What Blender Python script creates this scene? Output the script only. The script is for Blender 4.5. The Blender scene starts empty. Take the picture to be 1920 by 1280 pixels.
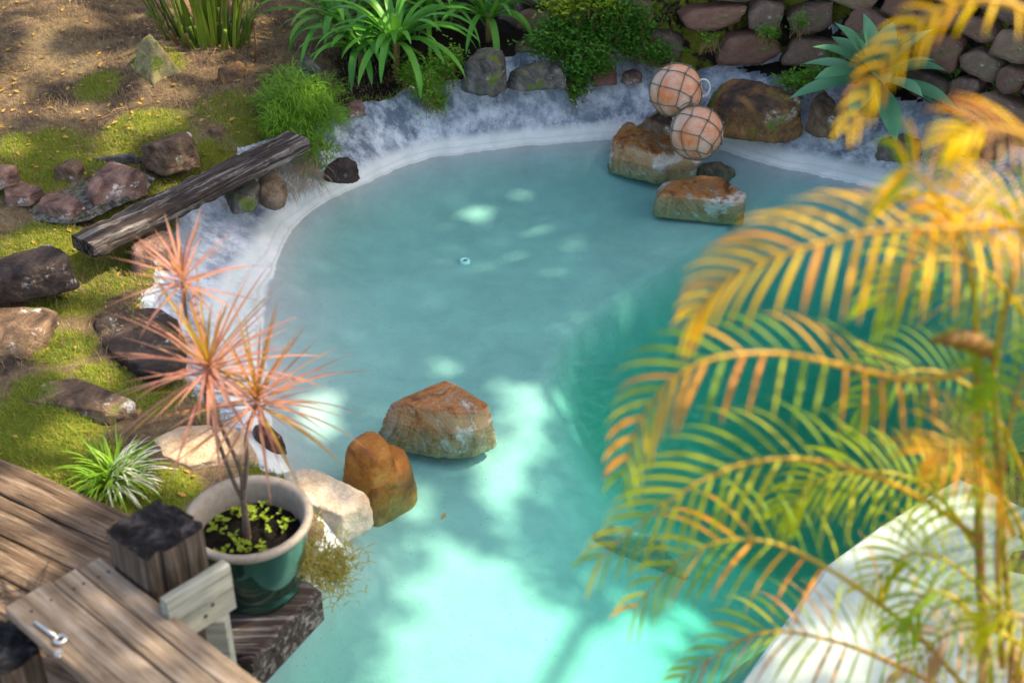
import bpy, math, random
import numpy as np
from mathutils import Vector, noise, Matrix
R = math.radians
random.seed(7); np.random.seed(7)
scene = bpy.context.scene
COL = scene.collection

# ------------------------------------------------------------------ camera, sky, sun, exposure
CAM = Vector((0.0, 0.0, 3.6)); PITCH = R(34.0); FPX = 50/36*1920
FWD = Vector((0, math.cos(PITCH), -math.sin(PITCH))); UP = Vector((0, math.sin(PITCH), math.cos(PITCH))); RT = Vector((1, 0, 0))
cd = bpy.data.cameras.new('camera'); cam = bpy.data.objects.new('camera', cd); COL.objects.link(cam)
cam.location = CAM; cam.rotation_euler = (R(90)-PITCH, 0, 0)
cd.lens = 50; cd.sensor_width = 36; cd.clip_end = 500
cd.dof.use_dof = True; cd.dof.focus_distance = 6.7; cd.dof.aperture_fstop = 2.0
scene.camera = cam

SUN = Vector((0.60, 0.19, 0.78)).normalized()          # towards the sun
w = bpy.data.worlds.new('World'); scene.world = w; w.use_nodes = True
nt = w.node_tree; bg = nt.nodes['Background']
sky = nt.nodes.new('ShaderNodeTexSky'); sky.sky_type = 'NISHITA'; sky.sun_disc = False
sky.sun_elevation = math.asin(SUN.z); sky.sun_rotation = math.atan2(SUN.x, SUN.y)
sky.air_density = 0.7; sky.dust_density = 2.5; sky.ozone_density = 0.6
nt.links.new(sky.outputs[0], bg.inputs[0]); bg.inputs[1].default_value = 0.15
sd_ = bpy.data.lights.new('sun', 'SUN'); sun = bpy.data.objects.new('sun', sd_); COL.objects.link(sun)
sd_.energy = 2.9; sd_.angle = R(0.53); sd_.color = (1.0, 0.91, 0.76)
sun.rotation_euler = SUN.to_track_quat('Z', 'Y').to_euler(); sun.location = SUN*30
vs = scene.view_settings; vs.view_transform = 'Standard'; vs.look = 'None'; vs.exposure = 2.0; vs.gamma = 1.0
vs.use_white_balance = True; vs.white_balance_temperature = 7600
scene.cycles.use_denoising = True; scene.cycles.max_bounces = 8; scene.cycles.transparent_max_bounces = 16
scene.cycles.sample_clamp_indirect = 6.0

# ------------------------------------------------------------------ helpers
def ray(u, v): return FWD + RT*((u-960)/FPX) + UP*((640-v)/FPX)
def P(u, v, z):                      # the point at height z that the photograph shows at (u, v)
    d = ray(u, v); return CAM + d*((z-CAM.z)/d.z)
def PY(u, v, y):
    d = ray(u, v); return CAM + d*(y/d.y)
def PD(u, v, t):
    d = ray(u, v); return CAM + d*(t*.955/d.y)
def proj(p):
    r = np.asarray(p)-np.array(CAM); z = r@np.array(FWD); return 960+FPX*(r@np.array(RT))/z, 640-FPX*(r@np.array(UP))/z, z
def crom(pts, n, closed=False):
    pts = [np.array(p, float) for p in pts]; out = []; m = len(pts)
    rng = range(m) if closed else range(m-1)
    for i in rng:
        if closed: a, b, c, d = pts[i-1], pts[i], pts[(i+1) % m], pts[(i+2) % m]
        else: a, b, c, d = pts[max(i-1, 0)], pts[i], pts[i+1], pts[min(i+2, m-1)]
        for k in range(n):
            t = k/n
            out.append(0.5*((2*b)+(c-a)*t+(2*a-5*b+4*c-d)*t*t+(3*b-a-3*c+d)*t**3))
    if not closed: out.append(pts[-1])
    return np.array(out)
def inside(x, y, poly):
    r = np.zeros(x.shape, bool); n = len(poly)
    for i in range(n):
        x1, y1 = poly[i][:2]; x2, y2 = poly[(i+1) % n][:2]
        if y1 == y2: continue
        r ^= ((y1 > y) != (y2 > y)) & (x < (x2-x1)*(y-y1)/(y2-y1)+x1)
    return r
def sdf(x, y, poly):                 # negative inside
    d = np.full(x.shape, 1e9); n = len(poly)
    for i in range(n):
        x1, y1 = poly[i][:2]; x2, y2 = poly[(i+1) % n][:2]
        dx, dy = x2-x1, y2-y1; L = dx*dx+dy*dy+1e-12
        t = np.clip(((x-x1)*dx+(y-y1)*dy)/L, 0, 1)
        d = np.minimum(d, (x-x1-t*dx)**2+(y-y1-t*dy)**2)
    d = np.sqrt(d); return np.where(inside(x, y, poly), -d, d)
def sstep(a, b, x):
    t = np.clip((x-a)/(b-a), 0, 1); return t*t*(3-2*t)
def vnoise(x, y, s, seed=0):         # smooth value noise, numpy
    x = x*s+seed*17.3; y = y*s-seed*9.1
    xi = np.floor(x).astype(np.int64); yi = np.floor(y).astype(np.int64); fx = x-xi; fy = y-yi
    fx = fx*fx*(3-2*fx); fy = fy*fy*(3-2*fy)
    def h(i, j):
        k = (i*374761393+j*668265263+seed*144665) & 0xffffffff
        k = ((k ^ (k >> 13))*1274126177) & 0xffffffff
        return ((k ^ (k >> 16)) & 0xffff)/65535.0
    a, b, c, d = h(xi, yi), h(xi+1, yi), h(xi, yi+1), h(xi+1, yi+1)
    return (a*(1-fx)+b*fx)*(1-fy)+(c*(1-fx)+d*fx)*fy
def fbm(x, y, s, o=3, seed=0):
    r = 0; a = .5; tot = 0
    for i in range(o): r = r+a*vnoise(x, y, s*2**i, seed+i); tot += a; a *= .5
    return r/tot

def wloc(o):
    v = Vector((0, 0, 0))
    while o is not None: v = v+o.location; o = o.parent
    return v
def tag(o, label=None, cat=None, group=None, kind=None):
    if label: o['label'] = label
    if cat: o['category'] = cat
    if group: o['group'] = group
    if kind: o['kind'] = kind
    return o
def thing(name, label, cat, loc=(0, 0, 0), group=None):
    o = bpy.data.objects.new(name, None); COL.objects.link(o); o.location = loc; o.empty_display_size = .05
    return tag(o, label, cat, group)
class MB:
    def __init__(s): s.v = []; s.f = []; s.uv = []
    def add(s, v, f, uv=None):
        b = len(s.v); s.v += [tuple(p) for p in v]; s.f += [tuple(i+b for i in q) for q in f]
        s.uv += (uv if uv else [(0.5, 0.5)]*len(v))
    def build(s, name, m, parent=None, loc=None, smooth=True, uv=False):
        me = bpy.data.meshes.new(name)
        off = wloc(parent) if parent is not None else Vector((0, 0, 0))
        l = Vector(loc)-off if loc is not None else Vector((0, 0, 0))
        o3 = np.array(off+l)
        v = np.array(s.v, float).reshape(-1, 3)-o3
        me.from_pydata(v.tolist(), [], s.f)
        if smooth: me.polygons.foreach_set('use_smooth', [True]*len(me.polygons))
        if uv:
            lay = me.uv_layers.new(name='UVMap'); li = np.zeros(len(me.loops), np.int32); me.loops.foreach_get('vertex_index', li)
            lay.data.foreach_set('uv', np.array(s.uv)[li].astype(np.float32).ravel())
        me.materials.append(m); me.update()
        o = bpy.data.objects.new(name, me); COL.objects.link(o); o.location = l
        if parent is not None: o.parent = parent
        return o
def tube(mb, pts, r, n=7, cap=True):
    pts = [Vector(p) for p in pts]; m = len(pts); rr = r if hasattr(r, '__len__') else [r]*m
    V = []; F = []; nrm = None
    for i, p in enumerate(pts):
        t = (pts[min(i+1, m-1)]-pts[max(i-1, 0)]); t = t.normalized() if t.length > 0 else Vector((0, 0, 1))
        if nrm is None: nrm = t.orthogonal().normalized()
        nrm = (nrm-t*nrm.dot(t)); nrm = nrm.normalized() if nrm.length > 1e-6 else t.orthogonal().normalized()
        b = t.cross(nrm)
        for k in range(n):
            a = 2*math.pi*k/n; V.append(p+(nrm*math.cos(a)+b*math.sin(a))*rr[i])
    for i in range(m-1):
        for k in range(n): F.append((i*n+k, i*n+(k+1) % n, (i+1)*n+(k+1) % n, (i+1)*n+k))
    if cap: F.append(tuple(range(n))[::-1]); F.append(tuple((m-1)*n+k for k in range(n)))
    mb.add(V, F)
def ribbon(mb, pts, wid, side, fold=.3):
    """leaf blade along pts; side = sideways vector (or list); three verts across, folded along its midrib"""
    V = []; F = []; UV = []; m = len(pts); pts = [Vector(p) for p in pts]
    for i, p in enumerate(pts):
        t = (pts[min(i+1, m-1)]-pts[max(i-1, 0)]).normalized()
        s = Vector(side); s = s-t*s.dot(t); s = s.normalized() if s.length > 1e-5 else t.orthogonal().normalized()
        u = s.cross(t).normalized()
        if u.z < 0: u = -u
        h = wid[i]/2
        V += [p-s*h+u*h*fold, p, p+s*h+u*h*fold]; y = i/(m-1); UV += [(0, y), (.5, y), (1, y)]
    for i in range(m-1):
        a = i*3; F += [(a, a+1, a+4, a+3), (a+1, a+2, a+5, a+4)]
    mb.add(V, F, UV)
def blade_pts(base, az, elev, L, droop, n=8):
    """arched leaf spine: starts at elevation elev, bends down by droop radians in all"""
    p = Vector(base); out = [p.copy()]; e = elev
    for i in range(n):
        e2 = elev-droop*((i+.5)/n)**1.3
        p = p+Vector((math.cos(az)*math.cos(e2), math.sin(az)*math.cos(e2), math.sin(e2)))*(L/n); out.append(p.copy())
    return out
def prism(mb, top, thick, bevel=.006, seed=0, wob=0.0):
    """board / post from its top polygon (3D points), bevelled top rim"""
    n = len(top); top = [Vector(p) for p in top]; c = sum(top, Vector())/n; rings = []
    rng = random.Random(seed)
    def ring(inset, dz): return [p+(c-p).normalized()*inset+Vector((0, 0, dz)) for p in top]
    rings = [ring(bevel*1.4, 0), ring(bevel*.4, -bevel*.4), ring(0, -bevel), ring(0, -thick+bevel), ring(bevel, -thick)]
    V = []; F = []
    for r in rings: V += r
    for i in range(len(rings)-1):
        for k in range(n): F.append((i*n+k, (i+1)*n+k, (i+1)*n+(k+1) % n, i*n+(k+1) % n))
    F.append(tuple(range(n))); F.append(tuple((len(rings)-1)*n+k for k in range(n))[::-1])
    mb.add(V, F)

# ------------------------------------------------------------------ materials
def newmat(name):
    m = bpy.data.materials.new(name); m.use_nodes = True
    return m, m.node_tree, m.node_tree.nodes['Principled BSDF']
def nd(t, typ, **kw):
    n = t.nodes.new('ShaderNode'+typ)
    for k, v in kw.items():
        if k in n.inputs: n.inputs[k].default_value = v
        else: setattr(n, k, v)
    return n
def mapping(t, scale=(1, 1, 1), coord='Object', rot=(0, 0, 0)):
    c = nd(t, 'TexCoord'); mp = nd(t, 'Mapping'); mp.inputs['Scale'].default_value = scale; mp.inputs['Rotation'].default_value = rot
    t.links.new(c.outputs[coord], mp.inputs[0]); return mp.outputs[0]
def nz(t, vec, scale, detail=5, rough=.6, dist=0):
    n = nd(t, 'TexNoise'); n.inputs['Scale'].default_value = scale; n.inputs['Detail'].default_value = detail
    n.inputs['Roughness'].default_value = rough; n.inputs['Distortion'].default_value = dist
    t.links.new(vec, n.inputs['Vector']); return n.outputs['Fac']
def ramp(t, fac, stops, interp='LINEAR'):
    r = nd(t, 'ValToRGB'); e = r.color_ramp.elements; r.color_ramp.interpolation = interp
    while len(e) > len(stops): e.remove(e[-1])
    while len(e) < len(stops): e.new(1.0)
    for k, (p, c) in enumerate(stops):
        e[k].position = p; e[k].color = (c, c, c, 1) if isinstance(c, (int, float)) else (*c, 1)
    t.links.new(fac, r.inputs[0]); return r.outputs[0]
def mixc(t, fac, a, b, mode='MIX'):
    m = nd(t, 'Mix'); m.data_type = 'RGBA'; m.blend_type = mode
    for s, v in ((0, fac), (6, a), (7, b)):
        if hasattr(v, 'is_linked'): t.links.new(v, m.inputs[s])
        elif s == 0: m.inputs[0].default_value = v
        else: m.inputs[s].default_value = (*v, 1)
    return m.outputs[2]
def math_(t, op, a, b=0.0, c=None, clamp=False):
    m = nd(t, 'Math'); m.operation = op; m.use_clamp = clamp
    for i, v in enumerate((a, b, c)):
        if v is None: continue
        if hasattr(v, 'is_linked'): t.links.new(v, m.inputs[i])
        else: m.inputs[i].default_value = v
    return m.outputs[0]
def bump(t, b, h, strength=.5, dist=.02):
    n = nd(t, 'Bump'); n.inputs['Strength'].default_value = strength; n.inputs['Distance'].default_value = dist
    t.links.new(h, n.inputs['Height']); t.links.new(n.outputs[0], b.inputs['Normal']); return n.outputs[0]

def rock_mat(name, cols, scale=6, moss=0.0, lichen=0.0, rough=.8, mosscol=(.06, .085, .012), bs=.6, perobj=False, dark=0.0, wet=0.0, skin=None):
    m, t, b = newmat(name); v = mapping(t)
    n1 = nz(t, v, scale, 7, .65, .6); k = len(cols)
    c = ramp(t, n1, [(.37+.26*i/(k-1), cols[i]) for i in range(k)])
    if perobj:
        oi = nd(t, 'ObjectInfo')
        pr = ramp(t, oi.outputs['Random'], [(i/max(1, len(perobj)-1), perobj[i]) for i in range(len(perobj))])
        c = mixc(t, .75, c, pr)
        vc = nd(t, 'VectorMath', operation='ADD'); t.links.new(v, vc.inputs[0]); t.links.new(oi.outputs['Random'], vc.inputs[1])
    n2 = nz(t, v, scale*5, 6, .7); c = mixc(t, .55, c, ramp(t, n2, [(.25, .35), (.7, 1.0)]), 'MULTIPLY')
    n3 = nz(t, v, scale*22, 3, .6); c = mixc(t, .5, c, ramp(t, n3, [(.3, .55), (.65, 1.1)]), 'MULTIPLY')
    if skin:                                              # rust skin on the weathered top, paler stone on the broken faces
        g_ = nd(t, 'NewGeometry'); s_ = nd(t, 'SeparateXYZ'); t.links.new(g_.outputs['Normal'], s_.inputs[0])
        q_ = math_(t, 'ADD', math_(t, 'MULTIPLY', s_.outputs[2], .16), math_(t, 'MULTIPLY', nz(t, v, scale*.8, 7, .75, 1.2), 1.0))
        fr = mixc(t, nz(t, v, scale*2.5, 6, .7), tuple(x*.55 for x in skin), tuple(x*1.25 for x in skin)); c = mixc(t, ramp(t, q_, [(.50, 1.0), (.60, 0.0)]), c, fr)
    if lichen:
        n4 = nz(t, v, scale*1.3, 6, .7, .3); c = mixc(t, ramp(t, n4, [(.62-lichen*.1, 0.0), (.68-lichen*.1, .85)]), c, (.55, .54, .5))
    if dark:
        n6 = nz(t, v, scale*.8, 5, .6, .5); c = mixc(t, ramp(t, n6, [(.45, 0.0), (.62, dark)]), c, (.012, .011, .011))
    if moss:
        g = nd(t, 'NewGeometry'); sx = nd(t, 'SeparateXYZ'); t.links.new(g.outputs['Normal'], sx.inputs[0])
        n5 = nz(t, v, scale*.9, 6, .65, .4); a = math_(t, 'ADD', n5, math_(t, 'MULTIPLY', sx.outputs[2], .06))
        mc = mixc(t, nz(t, v, scale*9, 3), mosscol, tuple(x*2.2 for x in mosscol))
        c = mixc(t, ramp(t, a, [(.68-moss*.3, 0.0), (.76-moss*.3, .95)]), c, mc)
    t.links.new(c, b.inputs['Base Color']); b.inputs['Roughness'].default_value = rough
    b.inputs['Specular IOR Level'].default_value = .15
    if wet: b.inputs['Coat Weight'].default_value = wet; b.inputs['Coat Roughness'].default_value = .12
    vo = nd(t, 'TexVoronoi'); vo.feature = 'DISTANCE_TO_EDGE'; vo.inputs['Scale'].default_value = scale*1.4; t.links.new(v, vo.inputs['Vector'])
    crack = ramp(t, vo.outputs['Distance'], [(0, 0.0), (.05, 1.0)])
    h = math_(t, 'ADD', math_(t, 'MULTIPLY', n2, .8), math_(t, 'ADD', math_(t, 'MULTIPLY', n3, .3), math_(t, 'MULTIPLY', crack, .12)))
    bump(t, b, h, bs, .03); return m

def wood_mat(name, c1, c2, c3, rough=.85, gs=1.0, bs=.8, blotch=.4):
    m, t, b = newmat(name); v = mapping(t, (2.2*gs, 34*gs, 34*gs))
    vv = mapping(t, (1, 1, 1))
    n1 = nz(t, v, 1.0, 8, .7, .8); c = ramp(t, n1, [(.28, c1), (.5, c2), (.72, c3)])
    n2 = nz(t, vv, 6, 5, .6); c = mixc(t, blotch, c, ramp(t, n2, [(.3, .25), (.7, 1.15)]), 'MULTIPLY')
    v3 = mapping(t, (1.2*gs, 60*gs, 60*gs)); n3 = nz(t, v3, 1.3, 4, .7)
    cr = ramp(t, n3, [(.34, 0.0), (.42, 1.0)]); c = mixc(t, .75, c, cr, 'MULTIPLY')
    t.links.new(c, b.inputs['Base Color']); b.inputs['Roughness'].default_value = rough
    b.inputs['Specular IOR Level'].default_value = .12
    bump(t, b, math_(t, 'ADD', math_(t, 'MULTIPLY', n1, .6), math_(t, 'MULTIPLY', cr, .5)), bs, .012); return m

def leaf_mat(name, cols, trans=.35, rough=.4, uvstripe=None, spec=.25, nscale=8):
    m, t, b = newmat(name); oi = nd(t, 'ObjectInfo'); v = mapping(t, (1, 1, 1))
    n = nz(t, v, nscale, 3); f = math_(t, 'ADD', math_(t, 'MULTIPLY', oi.outputs['Random'], .55), math_(t, 'MULTIPLY', n, .6), clamp=True)
    k = len(cols); c = ramp(t, f, [(.15+.7*i/max(1, k-1), cols[i]) for i in range(k)])
    if uvstripe:
        uv = nd(t, 'TexCoord'); sx = nd(t, 'SeparateXYZ'); t.links.new(uv.outputs['UV'], sx.inputs[0])
        e = math_(t, 'ABSOLUTE', math_(t, 'SUBTRACT', sx.outputs[0], .5))
        c = mixc(t, ramp(t, e, uvstripe[1]), c, uvstripe[0])
    t.links.new(c, b.inputs['Base Color']); b.inputs['Roughness'].default_value = rough; b.inputs['Specular IOR Level'].default_value = spec
    tr = nd(t, 'BsdfTranslucent'); t.links.new(mixc(t, 1.0, c, (1.35, 1.25, .6), 'MULTIPLY'), tr.inputs[0])
    mx = nd(t, 'MixShader'); mx.inputs[0].default_value = trans
    t.links.new(b.outputs[0], mx.inputs[1]); t.links.new(tr.outputs[0], mx.inputs[2])
    t.links.new(mx.outputs[0], t.nodes['Material Output'].inputs[0]); return m

def flat_mat(name, col, rough=.6, metal=0.0, ns=30, var=.35, bs=.2, coat=0.0):
    m, t, b = newmat(name); v = mapping(t); n = nz(t, v, ns, 5)
    c = mixc(t, 1.0, col, ramp(t, n, [(.3, 1-var), (.7, 1+var*.4)]), 'MULTIPLY')
    t.links.new(c, b.inputs['Base Color']); b.inputs['Roughness'].default_value = rough; b.inputs['Metallic'].default_value = metal
    b.inputs['Coat Weight'].default_value = coat; b.inputs['Coat Roughness'].default_value = .05
    if bs: bump(t, b, n, bs, .004)
    return m

# ------------------------------------------------------------------ pool outline and terrain heights
WATER_PX = [(430, 1300), (505, 1215), (600, 1090), (650, 1030), (632, 965), (585, 915), (535, 868), (512, 800), (496, 720), (492, 640), (502, 560), (525, 475),
            (560, 418), (620, 374), (690, 342), (770, 307), (860, 289), (960, 277), (1060, 268), (1150, 262), (1240, 258), (1330, 275), (1420, 303),
            (1510, 325), (1600, 345), (1700, 367), (1800, 402), (1900, 470), (1985, 560), (2030, 680), (1990, 790), (1880, 868), (1770, 912), (1650, 985), (1548, 1060), (1478, 1158),
            (1392, 1280), (1340, 1370), (1290, 1480), (900, 1500), (430, 1480), (330, 1400)]
WPOLY = crom([tuple(P(u, v, 0))[:2] for u, v in WATER_PX], 5, True)
SLOPES = [(900, 280, .95), (1060, 268, 1.0), (1200, 258, .9), (1330, 275, .6), (1600, 345, .55), (1800, 402, .6), (680, 345, 1.05), (630, 368, 1.1), (580, 400, .9), (545, 435, .5), (500, 560, .26), (495, 700, .28), (530, 850, .5),
          (640, 980, 1.2), (600, 1090, 2.5), (470, 1240, 3), (1600, 1020, 3), (1450, 1200, 3), (1900, 860, 2.5)]
SL = [(P(u, v, 0), s) for u, v, s in SLOPES]
DEEP_PX = [(1640, 352), (1560, 385), (1480, 425), (1380, 485), (1280, 550), (1190, 605), (1110, 668), (1066, 760), (1020, 860), (975, 950), (940, 1040), (930, 1130), (900, 1300), (880, 1480)]
DPOLY = list(crom([tuple(P(u, v, -.25))[:2] for u, v in DEEP_PX], 5))+[(5, 2.2), (6, 4), (6, 7)]
GZ = [(300, 100, .50), (50, 50, .52), (30, 250, .46), (250, 230, .43), (380, 230, .40), (450, 150, .44), (560, 120, .42), (540, 260, .30), (200, 320, .38), (60, 430, .34), (330, 380, .27),
      (300, 440, .20), (450, 370, .16), (600, 335, .16), (220, 520, .17), (120, 620, .20), (60, 720, .24), (250, 740, .14), (100, 800, .24), (250, 880, .2), (330, 920, .2), (460, 830, .12),
      (600, 1060, .12), (100, 950, .24), (30, 1000, .26), (300, 1100, .1), (640, 190, .32), (760, 180, .30), (900, 190, .29), (1000, 185, .29), (1150, 175, .30), (1000, 90, .42), (750, 60, .42), (1400, 150, .33), (1300, 150, .33),
      (1550, 270, .27), (1700, 310, .27), (1850, 350, .27), (1900, 250, .34), (1600, 170, .33), (1750, 220, .33), (-400, 600, .35), (-500, 100, .6), (2200, 700, .2), (1800, 1100, -.02), (1700, 1300, -.02), (2000, 1000, 0)]
GC = [(P(u, v, z), z) for u, v, z in GZ]
WALL_PX = [(880, -40, .55), (1000, 45, .45), (1110, 90, .40), (1240, 122, .36), (1420, 128, .35), (1580, 140, .34), (1700, 190, .33), (1800, 225, .33), (1920, 285, .31), (2100, 380, .3), (2400, 480, .3)]
WPATH = crom([tuple(P(u, v, z))[:2] for u, v, z in WALL_PX], 6)

def zg_raw(x, y):
    num = np.zeros(x.shape); den = np.zeros(x.shape)
    for p, z in GC:
        w_ = 1/(((x-p.x)**2+(y-p.y)**2)+.02)**1.6; num += w_*z; den += w_
    z = num/den
    z = z+.035*(fbm(x, y, 2.2, 3, 3)-.5)*2+.02*(fbm(x, y, 9, 2, 5)-.5)*2
    # terrace behind the stone wall
    b = np.full(x.shape, -9.0); d = np.full(x.shape, 1e9)
    for i in range(len(WPATH)-1):
        a, c = WPATH[i], WPATH[i+1]; dx, dy = c-a; L = math.hypot(dx, dy)
        t = np.clip(((x-a[0])*dx+(y-a[1])*dy)/L**2, 0, 1); q = np.hypot(x-a[0]-t*dx, y-a[1]-t*dy)
        s = ((y-a[1])*dx-(x-a[0])*dy)/L
        b = np.where(q < d, np.sign(s)*q, b); d = np.minimum(d, q)
    z = z+sstep(.10, .25, b)*np.clip(1.05-z, 0, 2)
    return z
def zb_raw(x, y):
    d = sdf(x, y, WPOLY); num = np.zeros(x.shape); den = np.zeros(x.shape)
    for p, s in SL:
        w_ = 1/((x-p.x)**2+(y-p.y)**2+.01)**1.5; num += w_*s; den += w_
    sl = num/den
    n = (fbm(x, y, 3, 3, 11)-.5)*.05
    out = np.where(d > 0, sl*d*(1+.2*(vnoise(x, y, 5, 2)-.5))+.9*np.clip(d-.62-.25*(fbm(x, y, 2.5, 2, 41)-.5), 0, 1), 0)
    ins = -np.minimum(d, 0)
    k = np.clip(sl*1.1, .3, 3)
    pass
    shelf = np.where(ins > 0, -.15*(1-np.exp(-ins*k/.13))-.012*ins, 0)
    dd = -sdf(x, y, DPOLY)
    fl = sstep(5.6, 3.8, y); deep = -(.60*sstep(-.16, .12+1.2*fl, dd)+.80*sstep(0, .8+1.8*fl, dd))*(1-.62*sstep(6.2, 3.6, y))*(1-np.exp(-ins*k/.22))
    low = -.10*sstep(5.2, 3.6, y)*(1-np.exp(-ins*k/.4))
    return out+shelf+deep+low+n*np.where(d > 0, 1, .5)*np.minimum(1, np.abs(d)*6), d
def heights(x, y):
    zg = zg_raw(x, y); zb, d = zb_raw(x, y); df = zb-zg
    g = np.where(df < 0, zb+np.maximum(.6*df, -.1), zg)
    b = np.where(df > 0, zg-np.minimum(.6*df, .1), zb)
    return g, b, d, df
def gz1(x, y):
    return float(heights(np.array([x]), np.array([y]))[0][0])
def floor1(x, y):
    return float(heights(np.array([x]), np.array([y]))[1][0])
def top1(x, y):
    g, b, _, _ = heights(np.array([x]), np.array([y])); return float(max(g[0], b[0]))

def grid_mesh(name, xs, ys, zf, m, attr=None):
    X, Y = np.meshgrid(xs, ys); Z = zf(X.ravel(), Y.ravel())
    v = np.stack([X.ravel(), Y.ravel(), Z], 1); nx = len(xs); ny = len(ys)
    i = np.arange(nx*ny).reshape(ny, nx); f = np.stack([i[:-1, :-1], i[:-1, 1:], i[1:, 1:], i[1:, :-1]], -1).reshape(-1, 4)
    me = bpy.data.meshes.new(name); me.from_pydata(v.tolist(), [], f.tolist()); me.polygons.foreach_set('use_smooth', [True]*len(f))
    me.materials.append(m)
    if attr:
        for nm, fn in attr.items():
            a = me.attributes.new(nm, 'FLOAT', 'POINT'); a.data.foreach_set('value', fn(X.ravel(), Y.ravel()).astype(np.float32))
    o = bpy.data.objects.new(name, me); COL.objects.link(o); return o

# ground material: bare soil, thatch and moss; garden bed soil where the attribute says so
m_ground, t, b = newmat('ground_soil_moss'); v = mapping(t)
n1 = nz(t, v, 3.2, 8, .68, .4); n2 = nz(t, v, 26, 6, .7); n3 = nz(t, v, 130, 3, .6)
c = ramp(t, n1, [(.34, (.05, .04, .035)), (.45, (.13, .09, .06)), (.55, (.21, .155, .085)), (.68, (.17, .135, .10))])
c = mixc(t, .65, c, ramp(t, n2, [(.28, .25), (.68, 1.35)]), 'MULTIPLY'); c = mixc(t, .5, c, ramp(t, n3, [(.3, .4), (.7, 1.4)]), 'MULTIPLY')
am = nd(t, 'Attribute'); am.attribute_name = 'moss'
mm = ramp(t, math_(t, 'ADD', am.outputs['Fac'], math_(t, 'MULTIPLY', math_(t, 'SUBTRACT', n2, .5), .9)), [(.42, 0.0), (.62, 1.0)])
c = mixc(t, mm, c, mixc(t, nz(t, v, 9, 3), (.07, .11, .016), (.20, .19, .03)))
ab = nd(t, 'Attribute'); ab.attribute_name = 'bed'
c = mixc(t, ramp(t, math_(t, 'ADD', ab.outputs['Fac'], math_(t, 'MULTIPLY', math_(t, 'SUBTRACT', n2, .5), .5)), [(.4, 0.0), (.6, 1.0)]), c, mixc(t, n2, (.012, .010, .009), (.04, .03, .022)))
t.links.new(c, b.inputs['Base Color']); b.inputs['Roughness'].default_value = .95; b.inputs['Specular IOR Level'].default_value = .05
bump(t, b, math_(t, 'ADD', n2, math_(t, 'MULTIPLY', n3, .4)), .9, .03)

MOSS = [(270, 235, .43, .28), (120, 275, .44, .3), (60, 290, .44, .3), (180, 160, .45, .16), (300, 120, .47, .16), (90, 450, .33, .22), (350, 345, .3, .15), (300, 370, .28, .15), (250, 400, .25, .15), (210, 420, .22, .12), (420, 400, .18, .2), (250, 500, .18, .2), (190, 530, .18, .2),
        (130, 570, .2, .18), (120, 660, .2, .18), (80, 740, .23, .2), (200, 720, .17, .15), (280, 750, .14, .15), (40, 800, .24, .35), (130, 880, .22, .25), (310, 915, .2, .14), (250, 930, .2, .14), (430, 200, .4, .2), (480, 230, .36, .2), (400, 290, .34, .15),
        (610, 1070, .13, .12), (490, 880, .14, .08), (510, 300, .25, .12), (1330, 60, .4, .5), (1400, 150, .34, .25), (1540, 110, .35, .3), (1720, 270, .3, .3), (1600, 260, .3, .2), (40, 480, .3, .2), (1820, 290, .3, .3)]
MW = [(P(u, v_, z), r) for u, v_, z, r in MOSS]
def moss_f(x, y):
    a = np.zeros(x.shape)
    for p, r in MW: a = np.maximum(a, np.exp(-((x-p.x)**2+(y-p.y)**2)/r**2))
    return np.clip(a*.95+.45*(fbm(x, y, 2.5, 3, 21)-.36), 0, 1)
def bed_f(x, y):
    q = P(640, 100, .4); return sstep(q.x-.25, q.x+.15, x)*sstep(6.6, 7.2, y+.25*(fbm(x, y, 3, 2, 8)-.5))*.8
xs = np.concatenate([-np.geomspace(90, 5.2, 24), np.arange(-5, 5.01, .035), np.geomspace(5.2, 90, 24)])
ys = np.concatenate([-np.geomspace(90, .4, 20), np.arange(0, 1.9, .1), np.arange(1.9, 10.01, .035), np.geomspace(10.2, 120, 24)])
g_o = grid_mesh('ground', xs, ys, lambda x, y: heights(x, y)[0], m_ground, {'moss': moss_f, 'bed': bed_f}); tag(g_o, kind='structure')

# pool shell: rendered cement, pale aqua below the waterline, bleached and stained above it
m_pool, t, b = newmat('pool_render'); v = mapping(t)
g = nd(t, 'NewGeometry'); sx = nd(t, 'SeparateXYZ'); t.links.new(g.outputs['Position'], sx.inputs[0]); Z = sx.outputs[2]
nA = nz(t, v, 2.2, 6, .6, .3); nB = nz(t, v, 7, 6, .65, .3); nC = nz(t, v, 60, 4, .7)
zz = math_(t, 'ADD', Z, math_(t, 'MULTIPLY', math_(t, 'SUBTRACT', nA, .5), .03)); zz = math_(t, 'ADD', zz, math_(t, 'MULTIPLY', math_(t, 'SUBTRACT', nB, .5), .02))
under = mixc(t, ramp(t, nA, [(.3, 0.0), (.7, 1.0)]), (.31, .345, .35), (.39, .425, .42))
under = mixc(t, .35, under, ramp(t, nB, [(.3, .72), (.65, 1.05)]), 'MULTIPLY')
vo = nd(t, 'TexVoronoi'); vo.inputs['Scale'].default_value = 34; t.links.new(v, vo.inputs['Vector'])
sp = math_(t, 'MULTIPLY', ramp(t, vo.outputs['Distance'], [(.06, 1.0), (.10, 0.0)]), ramp(t, nB, [(.42, 0.0), (.52, .8)]))
under = mixc(t, sp, under, (.05, .09, .09))
chalk = mixc(t, ramp(t, nB, [(.35, 0.0), (.65, 1.0)]), (.50, .56, .53), (.64, .66, .64))
vst = mapping(t, (1, 1, .35)); nS = nz(t, vst, 9, 7, .72, .1); nT = nz(t, v, 2.6, 5, .6)
stain = math_(t, 'MULTIPLY', ramp(t, nS, [(.37, 0.0), (.57, 1.0)]), ramp(t, nT, [(.3, .35), (.55, 1.0)]))
dry = mixc(t, stain, (.55, .60, .64), (.12, .155, .20))
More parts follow.
